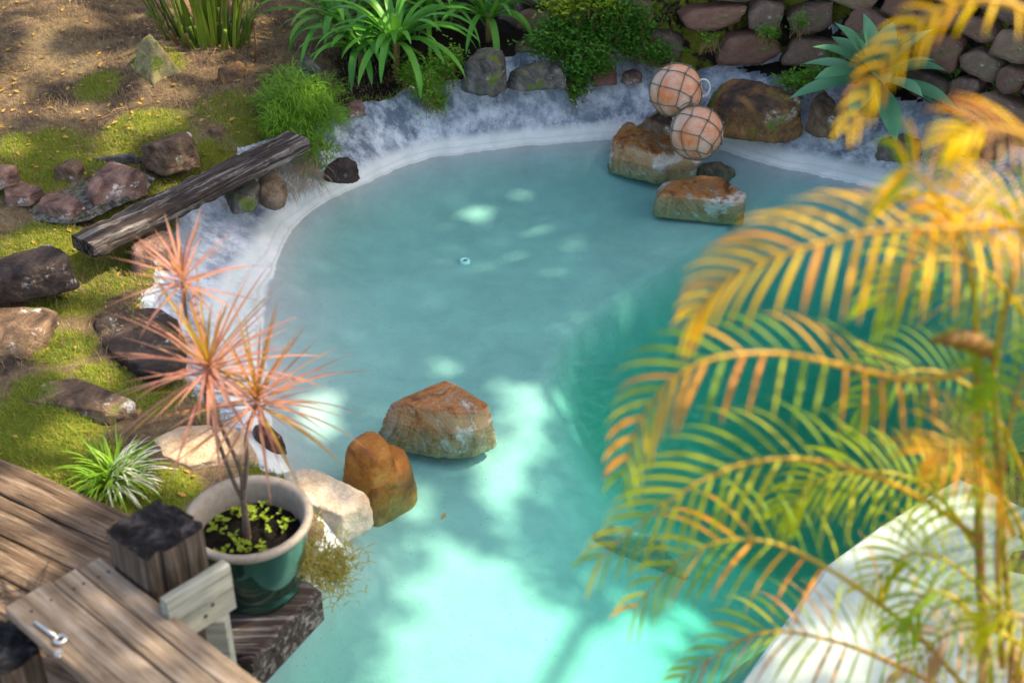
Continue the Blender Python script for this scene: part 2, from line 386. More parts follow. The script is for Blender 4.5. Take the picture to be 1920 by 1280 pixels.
dry = mixc(t, ramp(t, nC, [(.58, 0.0), (.7, .6)]), dry, (.05, .06, .07))
dry = mixc(t, ramp(t, nz(t, v, 3.5, 5, .6), [(.6, 0.0), (.75, .5)]), dry, (.16, .17, .09))
wl = math_(t, 'ADD', math_(t, 'MULTIPLY', zz, 5.0), .5)          # height in a 0.2 m window round the waterline
def wz(z): return .5+z*5
cc = mixc(t, ramp(t, wl, [(wz(-.004), 0.0), (wz(.002), 1.0)]), under, chalk)
cc = mixc(t, ramp(t, wl, [(wz(.002), 0.0), (wz(.006), .7), (wz(.010), 0.0)]), cc, (.42, .43, .36))
cc = mixc(t, ramp(t, wl, [(wz(.025), 0.0), (wz(.029), .5), (wz(.034), 0.0)]), cc, (.42, .45, .44))
cc = mixc(t, ramp(t, wl, [(wz(.05), 0.0), (wz(.085), 1.0)]), cc, dry)
t.links.new(cc, b.inputs['Base Color']); b.inputs['Roughness'].default_value = .75; b.inputs['Specular IOR Level'].default_value = .15
bump(t, b, math_(t, 'ADD', nB, math_(t, 'MULTIPLY', nC, .25)), .35, .02)
p_o = grid_mesh('pool_shell', np.arange(-3.2, 4.6, .03), np.arange(1.6, 8.7, .03), lambda x, y: heights(x, y)[1], m_pool); tag(p_o, kind='structure')

# water: closed body, clear surface with Fresnel reflection, absorbing volume
m_w, t, b = newmat('pool_water'); t.nodes.remove(b); v = mapping(t)
lw = nd(t, 'LayerWeight'); lw.inputs['Blend'].default_value = .5
f5 = math_(t, 'POWER', lw.outputs['Facing'], 5.0); fac = math_(t, 'ADD', math_(t, 'MULTIPLY', f5, .98), .02)
gl = nd(t, 'BsdfGlossy'); gl.inputs['Roughness'].default_value = .02; tr = nd(t, 'BsdfTransparent')
bn = nd(t, 'Bump'); bn.inputs['Strength'].default_value = .5; bn.inputs['Distance'].default_value = .02
t.links.new(math_(t, 'ADD', nz(t, v, 9, 4), math_(t, 'MULTIPLY', nz(t, v, 2.2, 2), 1.5)), bn.inputs['Height']); t.links.new(bn.outputs[0], gl.inputs['Normal'])
mx = nd(t, 'MixShader'); t.links.new(fac, mx.inputs[0]); t.links.new(tr.outputs[0], mx.inputs[1]); t.links.new(gl.outputs[0], mx.inputs[2])
t.links.new(mx.outputs[0], t.nodes['Material Output'].inputs['Surface'])
va = nd(t, 'VolumeAbsorption'); va.inputs['Color'].default_value = (.05, .972, .86, 1); va.inputs['Density'].default_value = 1.7
t.links.new(va.outputs[0], t.nodes['Material Output'].inputs['Volume'])
mb = MB(); n = len(WPOLY); cx = WPOLY.mean(0)
area = sum(WPOLY[i][0]*WPOLY[(i+1) % n][1]-WPOLY[(i+1) % n][0]*WPOLY[i][1] for i in range(n))
ring = []
for i in range(n):
    a, c_ = WPOLY[i-1], WPOLY[(i+1) % n]; tx, ty = c_-a; L = math.hypot(tx, ty); nx_, ny_ = (ty/L, -tx/L) if area > 0 else (-ty/L, tx/L)
    ring.append((WPOLY[i][0]+nx_*.035, WPOLY[i][1]+ny_*.035))
mb.v = [(x, y, 0.0) for x, y in ring]+[(x, y, -1.8) for x, y in ring]; mb.uv = [(0, 0)]*(2*n)
mb.f = [tuple(range(n)), tuple(range(n, 2*n))[::-1]]+[(i, i+n, (i+1) % n+n, (i+1) % n) for i in range(n)]
if area < 0: mb.f = [q[::-1] for q in mb.f]
w_o = mb.build('pool_water', m_w, smooth=False); tag(w_o, kind='structure')

# white cement coping along the near right edge
m_cope = flat_mat('white_cement', (.37, .45, .40), .8, ns=7, var=.25, bs=.4)
ledgeL = [(1800, 893), (1755, 918), (1650, 983), (1545, 1058), (1475, 1156), (1389, 1277), (1335, 1372), (1290, 1480)]
ledgeR = [(1560, 1480), (1615, 1372), (1664, 1277), (1706, 1190), (1752, 1106), (1830, 1020), (1930, 950)]
mb = MB(); prism(mb, [P(u, v_, .07) for u, v_ in ledgeL+ledgeR], 1.1, .02); tag(mb.build('pool_coping', m_cope, smooth=False), kind='structure')
mb = MB(); prism(mb, [P(u, v_, -.006) for u, v_ in [(1562, 1478), (1617, 1370), (1666, 1275), (1708, 1189), (1754, 1104), (1832, 1018), (1932, 948), (2300, 900), (2500, 1480)]], .1, .004)
m_path = flat_mat('grey_cement_path', (.36, .45, .39), .85, ns=9, var=.4, bs=.5)
tag(mb.build('path', m_path, smooth=False), kind='structure')

# ------------------------------------------------------------------ rocks
def ico(sub):
    import bmesh
    bm = bmesh.new(); bmesh.ops.create_icosphere(bm, subdivisions=sub, radius=1); bm.verts.ensure_lookup_table()
    v = np.array([x.co[:] for x in bm.verts]); f = [tuple(q.index for q in x.verts) for x in bm.faces]; bm.free(); return v, f
ICO = {k: ico(k) for k in (2, 3, 4, 5)}
def hull2(p):
    p = sorted(set((round(a, 5), round(b_, 5)) for a, b_ in p)); cr = lambda o, a, b_: (a[0]-o[0])*(b_[1]-o[1])-(a[1]-o[1])*(b_[0]-o[0])
    lo = []
    for q in p:
        while len(lo) > 1 and cr(lo[-2], lo[-1], q) <= 0: lo.pop()
        lo.append(q)
    up = []
    for q in reversed(p):
        while len(up) > 1 and cr(up[-2], up[-1], q) <= 0: up.pop()
        up.append(q)
    return lo[:-1]+up[:-1]
def planes_mesh(planes, ext, sub, sharp, amp, ns, seed):
    """star-shaped solid bounded by planes (n, h) round the origin, edges softened, surface roughened"""
    d, f = ICO[sub]; d = d*np.array(ext); acc = np.zeros(len(d))
    for n_, h in planes:
        q = np.clip(d@np.array(n_), 0, None)/max(h, 1e-3); acc += q**sharp
    p = d*(acc**(-1/sharp))[:, None]
    size = float(np.mean(ext)); off = Vector((seed*3.1, seed*1.7, seed*5.3))
    for i in range(len(p)):
        q = Vector(p[i]); k = noise.fractal(q*ns/size+off, .7, 2.1, 4)+.35*(1-2*abs(noise.noise(q*ns*1.9/size+off)))
        p[i] = p[i]*(1+amp*k*.55)
    return p, f
def rock(name, label, cat, px, zt, zb, m, sub=4, sharp=22, amp=.12, ns=2.6, tilt=.12, seed=None, chamfer=1.0, parent=None, group=None, toptilt=.12, hfrac=.62):
    seed = seed if seed is not None else random.random()*50; rg = random.Random(int(seed*1000))
    vs_ = [q[1] for q in px]; v0, v1 = min(vs_), max(vs_)
    um = float(np.mean([q[0] for q in px])); q0 = P(um, v0+.6*(v1-v0), zb); zg0 = top1(q0.x, q0.y)   # rest the stone on the ground
    if zb < zg0-.05: zb = zg0-.05; zt = max(zt, zb+.06)
    ca = P(um, (v0+v1)/2, (zt+zb)/2)-CAM; kpx = FPX/ca.dot(FWD); dep = math.asin(-ca.z/ca.length)
    Hs = min(zt-zb, hfrac*(v1-v0)/kpx/math.cos(dep)); zt = zb+Hs
    pts = [P(u, v_, zt+(zb-zt)*float(sstep(0.15, 1.0, np.array((v_-v0)/(v1-v0+1e-6))))) for u, v_ in px]
    zof = {(round(p.x, 5), round(p.y, 5)): p.z for p in pts}; h2 = hull2([(p.x, p.y) for p in pts]); c = np.mean(h2, 0); zm = (zt+zb)/2; H = (zt-zb)/2
    pl = []; n_ = len(h2)
    for i in range(n_):
        a = np.array(h2[i]); b_ = np.array(h2[(i+1) % n_]); e = b_-a; L = np.hypot(*e)
        if L < 1e-4: continue
        no = np.array((e[1], -e[0]))/L; ti = tilt*(.5+rg.random()); n3_ = np.array((no[0], no[1], ti)); n3_ /= np.linalg.norm(n3_)
        h = .5*(n3_@np.array((a[0]-c[0], a[1]-c[1], zof[h2[i]]-zm))+n3_@np.array((b_[0]-c[0], b_[1]-c[1], zof[h2[(i+1) % n_]]-zm))); pl.append((n3_, max(h*1.02, .01)))
        if chamfer and rg.random() < .45:
            n4 = np.array((no[0], no[1], 1.0+.8*rg.random())); n4 /= np.linalg.norm(n4)
            k = .95-.13*rg.random()*chamfer; q = np.array((no[0]*abs(no@(a-c)), no[1]*abs(no@(a-c)), H)); pl.append((n4, max(.01, n4@q*k)))
    tn = np.array((toptilt*(rg.random()-.5)*2, toptilt*(rg.random()-.5)*2-.04, 1)); tn /= np.linalg.norm(tn)
    pl.append((tn, H)); pl.append((np.array((0, 0, -1.)), H))
    ex = np.ptp(np.array(h2), axis=0)/2
    p, f = planes_mesh(pl, (ex[0], ex[1], H), sub, sharp, amp, ns, seed)
    us = [q[0] for q in px]; c = np.array(c, float); sn = math.sin(dep)
    for _ in range(4):                                   # size the stone to its measured width and height
        u_, v2, _z = proj(p+np.array((c[0], c[1], zm)))
        p[:, 0] *= np.clip((max(us)-min(us))/(u_.max()-u_.min()), .5, 1.6)
        ey = np.ptp(p[:, 1]); p[:, 1] *= np.clip((ey-((v2.max()-v2.min())-(v1-v0))/(kpx*sn))/ey, .6, 1.4)
        u_, v2, _z = proj(p+np.array((c[0], c[1], zm)))
        c[0] += ((max(us)+min(us))-(u_.max()+u_.min()))/2/kpx; c[1] -= ((v0+v1)-(v2.max()+v2.min()))/2/(kpx*sn)
    me_ = MB(); loc = Vector((c[0], c[1], zm)); me_.v = (p+np.array(loc)).tolist(); me_.f = f; me_.uv = [(0, 0)]*len(p)
    o = me_.build(name, m, parent, loc=loc)
    if parent is None: tag(o, label, cat, group)
    return o

rk_purple = rock_mat('purple_sandstone', [(.07, .042, .038), (.17, .095, .075), (.28, .17, .13), (.30, .24, .21)], 5, lichen=.35, rough=.8)
rk_brown = rock_mat('brown_sandstone', [(.06, .04, .028), (.16, .10, .065), (.30, .20, .12)], 6, moss=.2, lichen=.2)
rk_dark = rock_mat('dark_stone', [(.022, .017, .015), (.07, .048, .04), (.14, .10, .08)], 5, dark=.5, lichen=.1)
rk_tan = rock_mat('tan_sandstone', [(.36, .24, .14), (.52, .38, .25), (.62, .50, .36)], 4, rough=.75, bs=.45)
rk_pale = rock_mat('pale_sandstone', [(.44, .33, .22), (.58, .48, .36), (.66, .58, .46)], 4, rough=.75, bs=.45)
rk_orange = rock_mat('orange_ironstone', [(.15, .055, .018), (.40, .15, .03), (.52, .26, .06)], 3.5, rough=.5, bs=.4, dark=.15)
rk_water = rock_mat('wet_layered_stone', [(.13, .055, .025), (.44, .18, .05), (.32, .19, .10), (.55, .49, .42)], 4, rough=.45, wet=.3, bs=.8, lichen=.75, skin=(.46, .29, .15))
rk_grey = rock_mat('grey_mossy_stone', [(.045, .042, .036), (.14, .13, .115), (.28, .26, .24)], 6, moss=.45, dark=.5, lichen=.2)
rk_mossy = rock_mat('moss_covered_stone', [(.16, .13, .06), (.30, .25, .13), (.42, .36, .2)], 6, moss=.5, mosscol=(.055, .075, .010))
rk_granite = rock_mat('brown_granite', [(.10, .07, .045), (.20, .145, .095), (.30, .23, .16)], 9, rough=.85)
rk_boulder = rock_mat('rusty_boulder', [(.05, .035, .03), (.12, .075, .05), (.34, .17, .06), (.45, .28, .14)], 3.6, moss=.35, dark=.5, lichen=.35)
m_mortar = rock_mat('speckled_mortar', [(.06, .06, .055), (.22, .21, .19), (.50, .48, .45)], 26, moss=.25, bs=1.0)

ROCKS = [
 # label, category, outline, ztop, zbottom, material, opts
 ('large flat purple-brown stone with pale scratches above the timber sleeper', 'stone', [(188, 312), (215, 302), (279, 320), (278, 336), (181, 402), (160, 372)], .47, .28, rk_purple, dict(sub=5, sharp=40, amp=.07, hfrac=.4)),
 ('flat reddish stone with a sharp broken front edge, nearest in the cluster above the sleeper', 'stone', [(81, 362), (128, 367), (165, 401), (131, 431), (114, 426), (69, 392)], .44, .27, rk_purple, dict(sub=5, sharp=40, amp=.07, hfrac=.45)),
 ('small flat purple stone set in mortar at the left picture edge', 'stone', [(30, 337), (84, 351), (57, 388), (13, 388), (7, 370)], .43, .28, rk_purple, dict(sub=5, sharp=40, amp=.07, hfrac=.4)),
 ('pale pinkish stone cut off by the left picture edge, beside the lawn', 'stone', [(-50, 305), (34, 310), (38, 336), (0, 358), (-50, 358)], .47, .3, rk_purple, dict()),
 ('brown knobbly stone between the large purple slab and the lawn', 'stone', [(101, 319), (141, 297), (165, 304), (152, 349), (107, 346)], .47, .3, rk_brown, dict(amp=.16)),
 ('thin pale stone lying at the lawn edge behind the purple slab', 'stone', [(171, 292), (245, 287), (268, 303), (190, 308)], .46, .36, rk_grey, dict()),
 ('tall grey-brown stone with bleached end at the lawn edge by the sleeper', 'stone', [(262, 303), (329, 253), (363, 247), (375, 269), (366, 315), (319, 331), (279, 316)], .52, .28, rk_brown, dict(sub=5, amp=.14)),
 ('pointed moss-covered rock standing at the foot of the reed clump', 'rock', [(243, 118), (272, 68), (290, 64), (324, 101), (340, 140), (302, 160), (258, 146)], .66, .38, rk_mossy, dict(sub=5, tilt=.5, amp=.14)),
 ('rusty grey stone on the bank right of the mossy pointed rock', 'stone', [(406, 151), (420, 131), (454, 114), (469, 131), (449, 163), (420, 172)], .54, .34, rk_boulder, dict(amp=.12)),
 ('small reddish stone half buried in dry grass on the bank', 'stone', [(391, 244), (413, 236), (420, 262), (400, 268)], .45, .3, rk_brown, dict()),
 ('rounded brown granite stone at the pool edge under the sleeper end', 'stone', [(480, 332), (517, 314), (540, 336), (536, 386), (517, 395), (487, 376)], .28, .02, rk_granite, dict(sub=5, sharp=8, amp=.09)),
 ('grey stone wedged beneath the sleeper beside the granite stone', 'stone', [(420, 360), (470, 330), (490, 350), (480, 395), (440, 402)], .24, .04, rk_grey, dict()),
 ('dark rounded stone at the water edge below the feathery plant', 'stone', [(606, 320), (634, 294), (661, 300), (675, 323), (660, 345), (612, 343)], .26, .0, rk_dark, dict(sub=5, sharp=8)),
 ('small grey-brown wedge of stone behind the cement rim by the feathery plant', 'stone', [(640, 206), (681, 186), (686, 208), (658, 223)], .42, .26, rk_purple, dict()),
 ('grey upright stone among dry stems left of the strap-leaved plants', 'stone', [(556, 114), (577, 104), (601, 130), (610, 163), (584, 160)], .52, .32, rk_grey, dict()),
 ('large mossy grey boulder on the cement rim below the strap leaves', 'boulder', [(864, 118), (896, 89), (950, 92), (951, 134), (927, 183), (878, 178)], .52, .22, rk_grey, dict(sub=5, sharp=10, amp=.12)),
 ('long mossy grey block on the rim right of the mossy boulder', 'stone', [(948, 146), (970, 122), (1053, 116), (1062, 160), (970, 172)], .44, .24, rk_grey, dict(sub=5, sharp=12)),
 ('small reddish stone sitting above the long mossy block', 'stone', [(965, 76), (1004, 70), (1010, 96), (968, 99)], .58, .4, rk_brown, dict()),
 ('brick-red square stone on the cement rim', 'stone', [(1107, 132), (1151, 120), (1157, 159), (1111, 163)], .44, .26, rock_mat('brick_red_stone', [(.14, .06, .045), (.22, .10, .075), (.28, .15, .11)], 6), dict(sharp=26)),
 ('small bluish-grey wedge stone left of the upper float', 'stone', [(1164, 142), (1190, 128), (1205, 149), (1177, 160)], .42, .26, rk_purple, dict(sharp=24)),
 ('big rust and black boulder with white patches right of the floats', 'boulder', [(1318, 160), (1365, 147), (1433, 156), (1463, 162), (1497, 198), (1506, 250), (1484, 269), (1442, 270), (1378, 246), (1335, 216)], .46, .12, rk_boulder, dict(sub=5, sharp=12, amp=.10)),
 ('mossy brown stone beside the big rusty boulder', 'stone', [(1508, 190), (1540, 165), (1569, 205), (1565, 262), (1518, 258)], .42, .16, rk_brown, dict(amp=.12)),
 ('small grey stone at the rim below the big rosette', 'stone', [(1640, 262), (1690, 250), (1730, 290), (1690, 305), (1640, 300)], .38, .2, rk_grey, dict()),
 ('dark stone behind the rim right of the big rosette', 'stone', [(1770, 240), (1850, 215), (1890, 260), (1860, 300), (1790, 290)], .44, .2, rk_dark, dict()),
 ('long orange-brown rock lying in the water at the foot of the floats', 'rock', [(1138, 262), (1164, 228), (1211, 237), (1258, 271), (1309, 314), (1307, 331), (1226, 345), (1143, 286)], .2, -.1, rk_water, dict(sub=5, sharp=50, amp=.07, tilt=.1, hfrac=.5)),
 ('angular orange and white rock in the water, nearest of the group below the floats', 'rock', [(1232, 337), (1279, 329), (1356, 335), (1376, 363), (1400, 397), (1395, 424), (1339, 412), (1224, 382)], .16, -.13, rk_water, dict(sub=5, sharp=60, amp=.05, tilt=.06, hfrac=.5)),
 ('low brown rock at the waterline behind the angular orange rock', 'rock', [(1305, 307), (1339, 303), (1380, 331), (1358, 348), (1313, 333)], .08, -.12, rk_granite, dict()),
 ('brown rock wedged under the upper float', 'rock', [(1205, 226), (1241, 205), (1262, 213), (1265, 256), (1230, 250)], .24, -.05, rk_brown, dict()),
 ('dark rounded rock with bleached top at the left edge below the sleeper end', 'rock', [(-60, 490), (50, 466), (97, 459), (143, 481), (150, 515), (118, 537), (34, 567), (-60, 572)], .42, .14, rk_dark, dict(sub=5, sharp=7, amp=.1)),
 ('big flat brown slab at the left edge with an orange lichen spot', 'slab', [(-70, 577), (77, 575), (118, 586), (99, 636), (54, 692), (-70, 702)], .33, .12, rk_brown, dict(sub=5, sharp=30, amp=.07, hfrac=.35)),
 ('dark flat slab embedded in the cement apron behind the potted plant', 'slab', [(175, 596), (202, 582), (269, 577), (329, 594), (348, 636), (351, 698), (302, 725), (192, 652)], .20, .0, rk_dark, dict(sub=5, sharp=30, amp=.07, hfrac=.35)),
 ('grey-brown slab with a sunlit corner behind the white-leaved tuft', 'slab', [(30, 747), (82, 711), (145, 709), (203, 738), (264, 769), (262, 792), (213, 814), (120, 785)], .31, .12, rk_brown, dict(sub=5, sharp=30, amp=.08, hfrac=.35)),
 ('cracked tan sandstone slab behind the plant pot', 'slab', [(279, 825), (339, 798), (426, 796), (486, 842), (467, 870), (368, 909), (298, 880)], .27, .08, rk_tan, dict(sub=5, sharp=30, amp=.06, hfrac=.35)),
 ('pale flat sandstone slab right of the plant pot overhanging the water', 'slab', [(515, 893), (586, 878), (673, 915), (701, 950), (698, 982), (644, 1020), (575, 1000)], .22, .02, rk_pale, dict(sub=5, sharp=30, amp=.07, hfrac=.4)),
 ('small wet dark-red stone at the water edge behind the pot', 'stone', [(470, 800), (508, 795), (539, 839), (518, 866), (485, 856)], .16, -.04, rock_mat('wet_red_stone', [(.03, .01, .008), (.10, .03, .015), (.18, .08, .05)], 7, rough=.25, wet=.6), dict(sharp=10)),
 ('upright orange rounded boulder standing in the water beside the pale slab', 'boulder', [(646, 846), (664, 817), (690, 808), (719, 813), (751, 860), (748, 904), (700, 934), (642, 904)], .34, -.05, rk_orange, dict(sub=5, sharp=7, amp=.06, tilt=.15)),
 ('brown half-sunken boulder leaning against the orange boulder', 'boulder', [(735, 833), (779, 846), (783, 892), (755, 951), (700, 1003), (676, 985), (680, 930)], .03, -.2, rk_orange, dict(sub=5, sharp=8, amp=.08)),
 ('large faceted brown and grey rock standing in the pool', 'rock', [(702, 807), (751, 752), (809, 713), (862, 714), (901, 748), (932, 796), (930, 827), (896, 856), (848, 860), (751, 834)], .30, -.13, rk_water, dict(sub=5, sharp=50, amp=.06, tilt=.14, hfrac=.55)),
 ('pale rock lying underwater on the pool floor near the palm', 'rock', [(1093, 1004), (1140, 985), (1230, 998), (1292, 1040), (1222, 1082), (1150, 1092), (1108, 1062)], -.25, -.72, rk_pale, dict(sub=5, sharp=16, amp=.06, hfrac=.75)),
 ('dark red stone at the foot of the sleeper behind the pink plant', 'stone', [(243, 468), (269, 442), (322, 432), (345, 458), (335, 497), (296, 510), (257, 517)], .3, .1, rk_purple, dict(amp=.1)),
]
for lab, cat, px, zt, zb, m, kw in ROCKS:
    rock(cat if cat != 'rock' else 'rock', lab, cat, px, zt, zb, m, seed=abs(hash(lab[:3])) % 1 + len(lab)*.37+px[0][0]*.013, **kw)
rock('mortar_bed', 'speckled grey mortar bed between the purple stones', 'mortar', [(-60, 340), (60, 330), (170, 315), (290, 322), (284, 345), (180, 405), (160, 420), (60, 400), (-60, 400)], .40, .2, m_mortar, sub=5, sharp=12, amp=.05, hfrac=.10)

# ------------------------------------------------------------------ stone retaining wall at the back
STONE_COLS = [(.15, .09, .07), (.30, .14, .09), (.17, .14, .12), (.36, .21, .12), (.10, .075, .065), (.27, .17, .11), (.42, .28, .16)]
m_wall = rock_mat('wall_stone', [(.09, .07, .06), (.25, .17, .13), (.36, .28, .21)], 7, moss=.3, lichen=.15, perobj=STONE_COLS)
m_core = rock_mat('mossy_wall_core', [(.012, .010, .008), (.03, .025, .018), (.05, .04, .025)], 9, moss=.75, mosscol=(.11, .12, .012), bs=1.0)
seg = np.hypot(*np.diff(WPATH, axis=0).T); acc = np.concatenate([[0], np.cumsum(seg)])
def wp(s):
    s = min(max(s, 0), acc[-1]-1e-4); i = int(np.searchsorted(acc, s, 'right')-1); k = (s-acc[i])/seg[i]; p = WPATH[i]*(1-k)+WPATH[i+1]*k
    d = (WPATH[i+1]-WPATH[i])/seg[i]; return p, d
wall = thing('stone_retaining_wall', 'mossy dry-stone retaining wall of mixed brown stones along the back of the garden', 'wall', (*wp(acc[-1]/2)[0], .3))
mb = MB(); NS, NZ = 160, 14
for j in range(NZ):
    for i in range(NS):
        p, d = wp(acc[-1]*i/(NS-1)); z = .1+1.0*j/(NZ-1); nr = np.array((-d[1], d[0])); q = p+nr*(.10+z*.10+.035*(noise.noise(Vector((i*.3, j*.6, 2)))))
        mb.v.append((q[0], q[1], z)); mb.uv.append((0, 0))
for j in range(NZ-1):
    for i in range(NS-1): mb.f.append((j*NS+i, j*NS+i+1, (j+1)*NS+i+1, (j+1)*NS+i))
mb.build('wall_core', m_core, wall)
variants = []
for k in range(14):
    pl = []; rg = random.Random(k)
    for i in range(4):
        a = math.pi/2*i+.5*(rg.random()-.5); n3_ = np.array((math.cos(a), .15*(rg.random()-.5), math.sin(a))); n3_ /= np.linalg.norm(n3_); pl.append((n3_, .86+.2*rg.random()))
    for i in range(2):
        a = math.pi/4+math.pi/2*rg.randrange(4)+.3*(rg.random()-.5); n3_ = np.array((math.cos(a), -.2, math.sin(a))); n3_ /= np.linalg.norm(n3_); pl.append((n3_, .95+.2*rg.random()))
    for sg in (-1, 1):
        n3_ = np.array((.25*(rg.random()-.5), sg, .3*(rg.random()-.5))); n3_ /= np.linalg.norm(n3_); pl.append((n3_, .8+.2*rg.random()))
    p, f = planes_mesh(pl, (1, 1, 1), 3, 40, .09, 2.2, k+.3)
    me = bpy.data.meshes.new('stone'); me.from_pydata((p*.1).tolist(), [], f); me.polygons.foreach_set('use_smooth', [True]*len(f)); me.materials.append(m_wall); variants.append(me)
rg = random.Random(5); z = .33; row = 0
while z < 1.05:
    h = .15+.08*rg.random(); s = rg.random()*.2
    while s < acc[-1]-.1:
        wd = .16+.22*rg.random()**1.3; p, d = wp(s+wd/2); nr = np.array((-d[1], d[0])); zc = z+h/2+.025*(rg.random()-.5); q = p+nr*(.055+zc*.10+.03*(rg.random()-.5))
        if rg.random() < .93:
            o = bpy.data.objects.new('stone', rg.choice(variants)); COL.objects.link(o); o.parent = wall
            o.location = Vector((q[0], q[1], zc))-wall.location; hh = h*(.75+.3*rg.random())
            o.scale = (wd*.50/.1, .085/.1, hh*.50/.1); o.rotation_euler = (-.1+.15*(rg.random()-.5), .35*(rg.random()-.5), math.atan2(d[1], d[0])+.2*(rg.random()-.5))
        s += wd*(1.0+.12*rg.random())
    z += h*.98; row += 1

# ------------------------------------------------------------------ timber
w_sleeper = wood_mat('weathered_black_timber', (.012, .009, .008), (.06, .045, .038), (.40, .37, .34), blotch=.6)
w_deck = wood_mat('brown_deck_timber', (.025, .016, .011), (.12, .08, .052), (.30, .23, .17), blotch=.6)
w_rail = wood_mat('grey_rail_timber', (.085, .06, .04), (.26, .195, .135), (.42, .36, .29), bs=.5, blotch=.5)
w_pale = wood_mat('bleached_board', (.14, .14, .11), (.27, .28, .23), (.38, .39, .34), bs=.3, blotch=.3)
w_post = wood_mat('old_post_timber', (.015, .012, .011), (.10, .075, .055), (.24, .19, .15), gs=.8, blotch=.4)
w_end = rock_mat('rotted_end_grain', [(.012, .011, .012), (.06, .055, .06), (.26, .24, .25)], 16, bs=1.6)
def board(name, a, b_, wdir, width, thick, m, parent=None, mids=10, seed=0, warp=.004):
    """long board from a to b_ along its top centre line, own rotated frame so the grain follows it"""
    a = Vector(a); b_ = Vector(b_); L = (b_-a).length; d = (b_-a).normalized(); s = Vector(wdir); s = (s-d*s.dot(d)).normalized(); u = d.cross(s)
    if u.z < 0: s = -s; u = d.cross(s)
    prof = [(-.5, -.12), (-.46, -.02), (-.2, 0), (.2, 0), (.46, -.02), (.5, -.12), (.5, -.9), (.47, -1), (-.47, -1), (-.5, -.9)]
    V = []; F = []; n_ = len(prof)
    for i in range(mids+1):
        for (x, y) in prof:
            k = noise.noise(Vector((i*.7+seed*9, x*3, y*3)))*warp
            V.append((L*i/mids-L/2, x*width+k, y*thick+k*.7+(noise.noise(Vector((i*.9, x*9, seed)))*warp)))
    for i in range(mids):
        for k in range(n_): F.append((i*n_+k, i*n_+(k+1) % n_, (i+1)*n_+(k+1) % n_, (i+1)*n_+k))
    F.append(tuple(range(n_))); F.append(tuple(mids*n_+k for k in range(n_))[::-1])
    me = bpy.data.meshes.new(name); me.from_pydata(V, [], [q[::-1] for q in F]); me.materials.append(m)
    o = bpy.data.objects.new(name, me); COL.objects.link(o)
    mat_ = Matrix((d, s, u)).transposed().to_4x4(); mat_.translation = (a+b_)/2
    if parent is not None:
        o.parent = parent; mat_.translation = mat_.translation-wloc(parent)
    o.matrix_local = mat_; return o
a = P(155, 462, .40); b_ = P(556, 262, .42)
o = board('timber_sleeper', a+Vector((-.02, .06, 0)), b_+Vector((0, .06, 0)), (.5, -.5, 0), .16, .075, w_sleeper, mids=40, seed=1, warp=.008)
tag(o, 'long weathered black timber sleeper edging the bank above the pool', 'sleeper')
# deck
DD = Vector((.86, -.51, 0)); DN = Vector((.51, .86, 0)); o0 = P(0, 854, .29)
deck = thing('timber_deck', 'dark weathered boards of the low timber deck at the lower left', 'deck', (o0.x, o0.y, .2))
for k in range(7):
    c0 = o0-DN*(.075+.152*k); e = .78+.04*math.sin(k*3)+.10*k
    board('plank', c0-DD*1.8+Vector((0, 0, -.02*(k == 1))), c0+DD*(e), DN, .145, .05, w_deck, deck, 24, k+3, .006)
board('joist', o0-DN*.05-DD*.4+Vector((0, 0, -.054)), o0-DN*1.0-DD*.4+Vector((0, 0, -.054)), DD, .09, .09, w_sleeper, deck)
# sleepers under the pot
mb = MB(); prism(mb, [P(u, v_, .2) for u, v_ in [(602, 1103), (578, 1086), (445, 1062), (380, 1120), (352, 1200), (472, 1240)]], .16, .015)
edge = mb.build('edge_sleeper', w_sleeper, loc=P(480, 1150, .2), smooth=False); tag(edge, 'dark cracked timber sleeper under the plant pot at the water edge', 'sleeper')
# rail: three boards
def line_pt(a, b_, k): return (a[0]+(b_[0]-a[0])*k, a[1]+(b_[1]-a[1])*k)
ZR = .74
rail = thing('timber_rail', 'wide sunlit grey timber rail in the lower left corner', 'rail', tuple(P(300, 1280, ZR)))
RD = (P(331, 1282, ZR)-P(98, 1091, ZR)).normalized()
e0 = [((190, 1044), (520, 1282)), ((145, 1067), (428, 1282)), ((98, 1091), (331, 1282)), ((6, 1141), (120, 1282))]
for k in range(3):
    (a0, a1), (b0, b1) = e0[k], e0[k+1]; gap = .006
    pa0, pa1 = P(*a0, ZR), P(*line_pt(a0, a1, 1.7), ZR); pb0, pb1 = P(*b0, ZR), P(*line_pt(b0, b1, 1.7), ZR)
    ca, cb = (pa0+pb0)/2, (pa1+pb1)/2; wv = (pb0-pa0)
    board('plank', ca+Vector((0, 0, .003*k)), ca+RD*1.2+Vector((0, 0, .003*k)), wv, abs((wv-RD*wv.dot(RD)).length)-.004, .042, w_rail, rail, 14, k+20, .002)
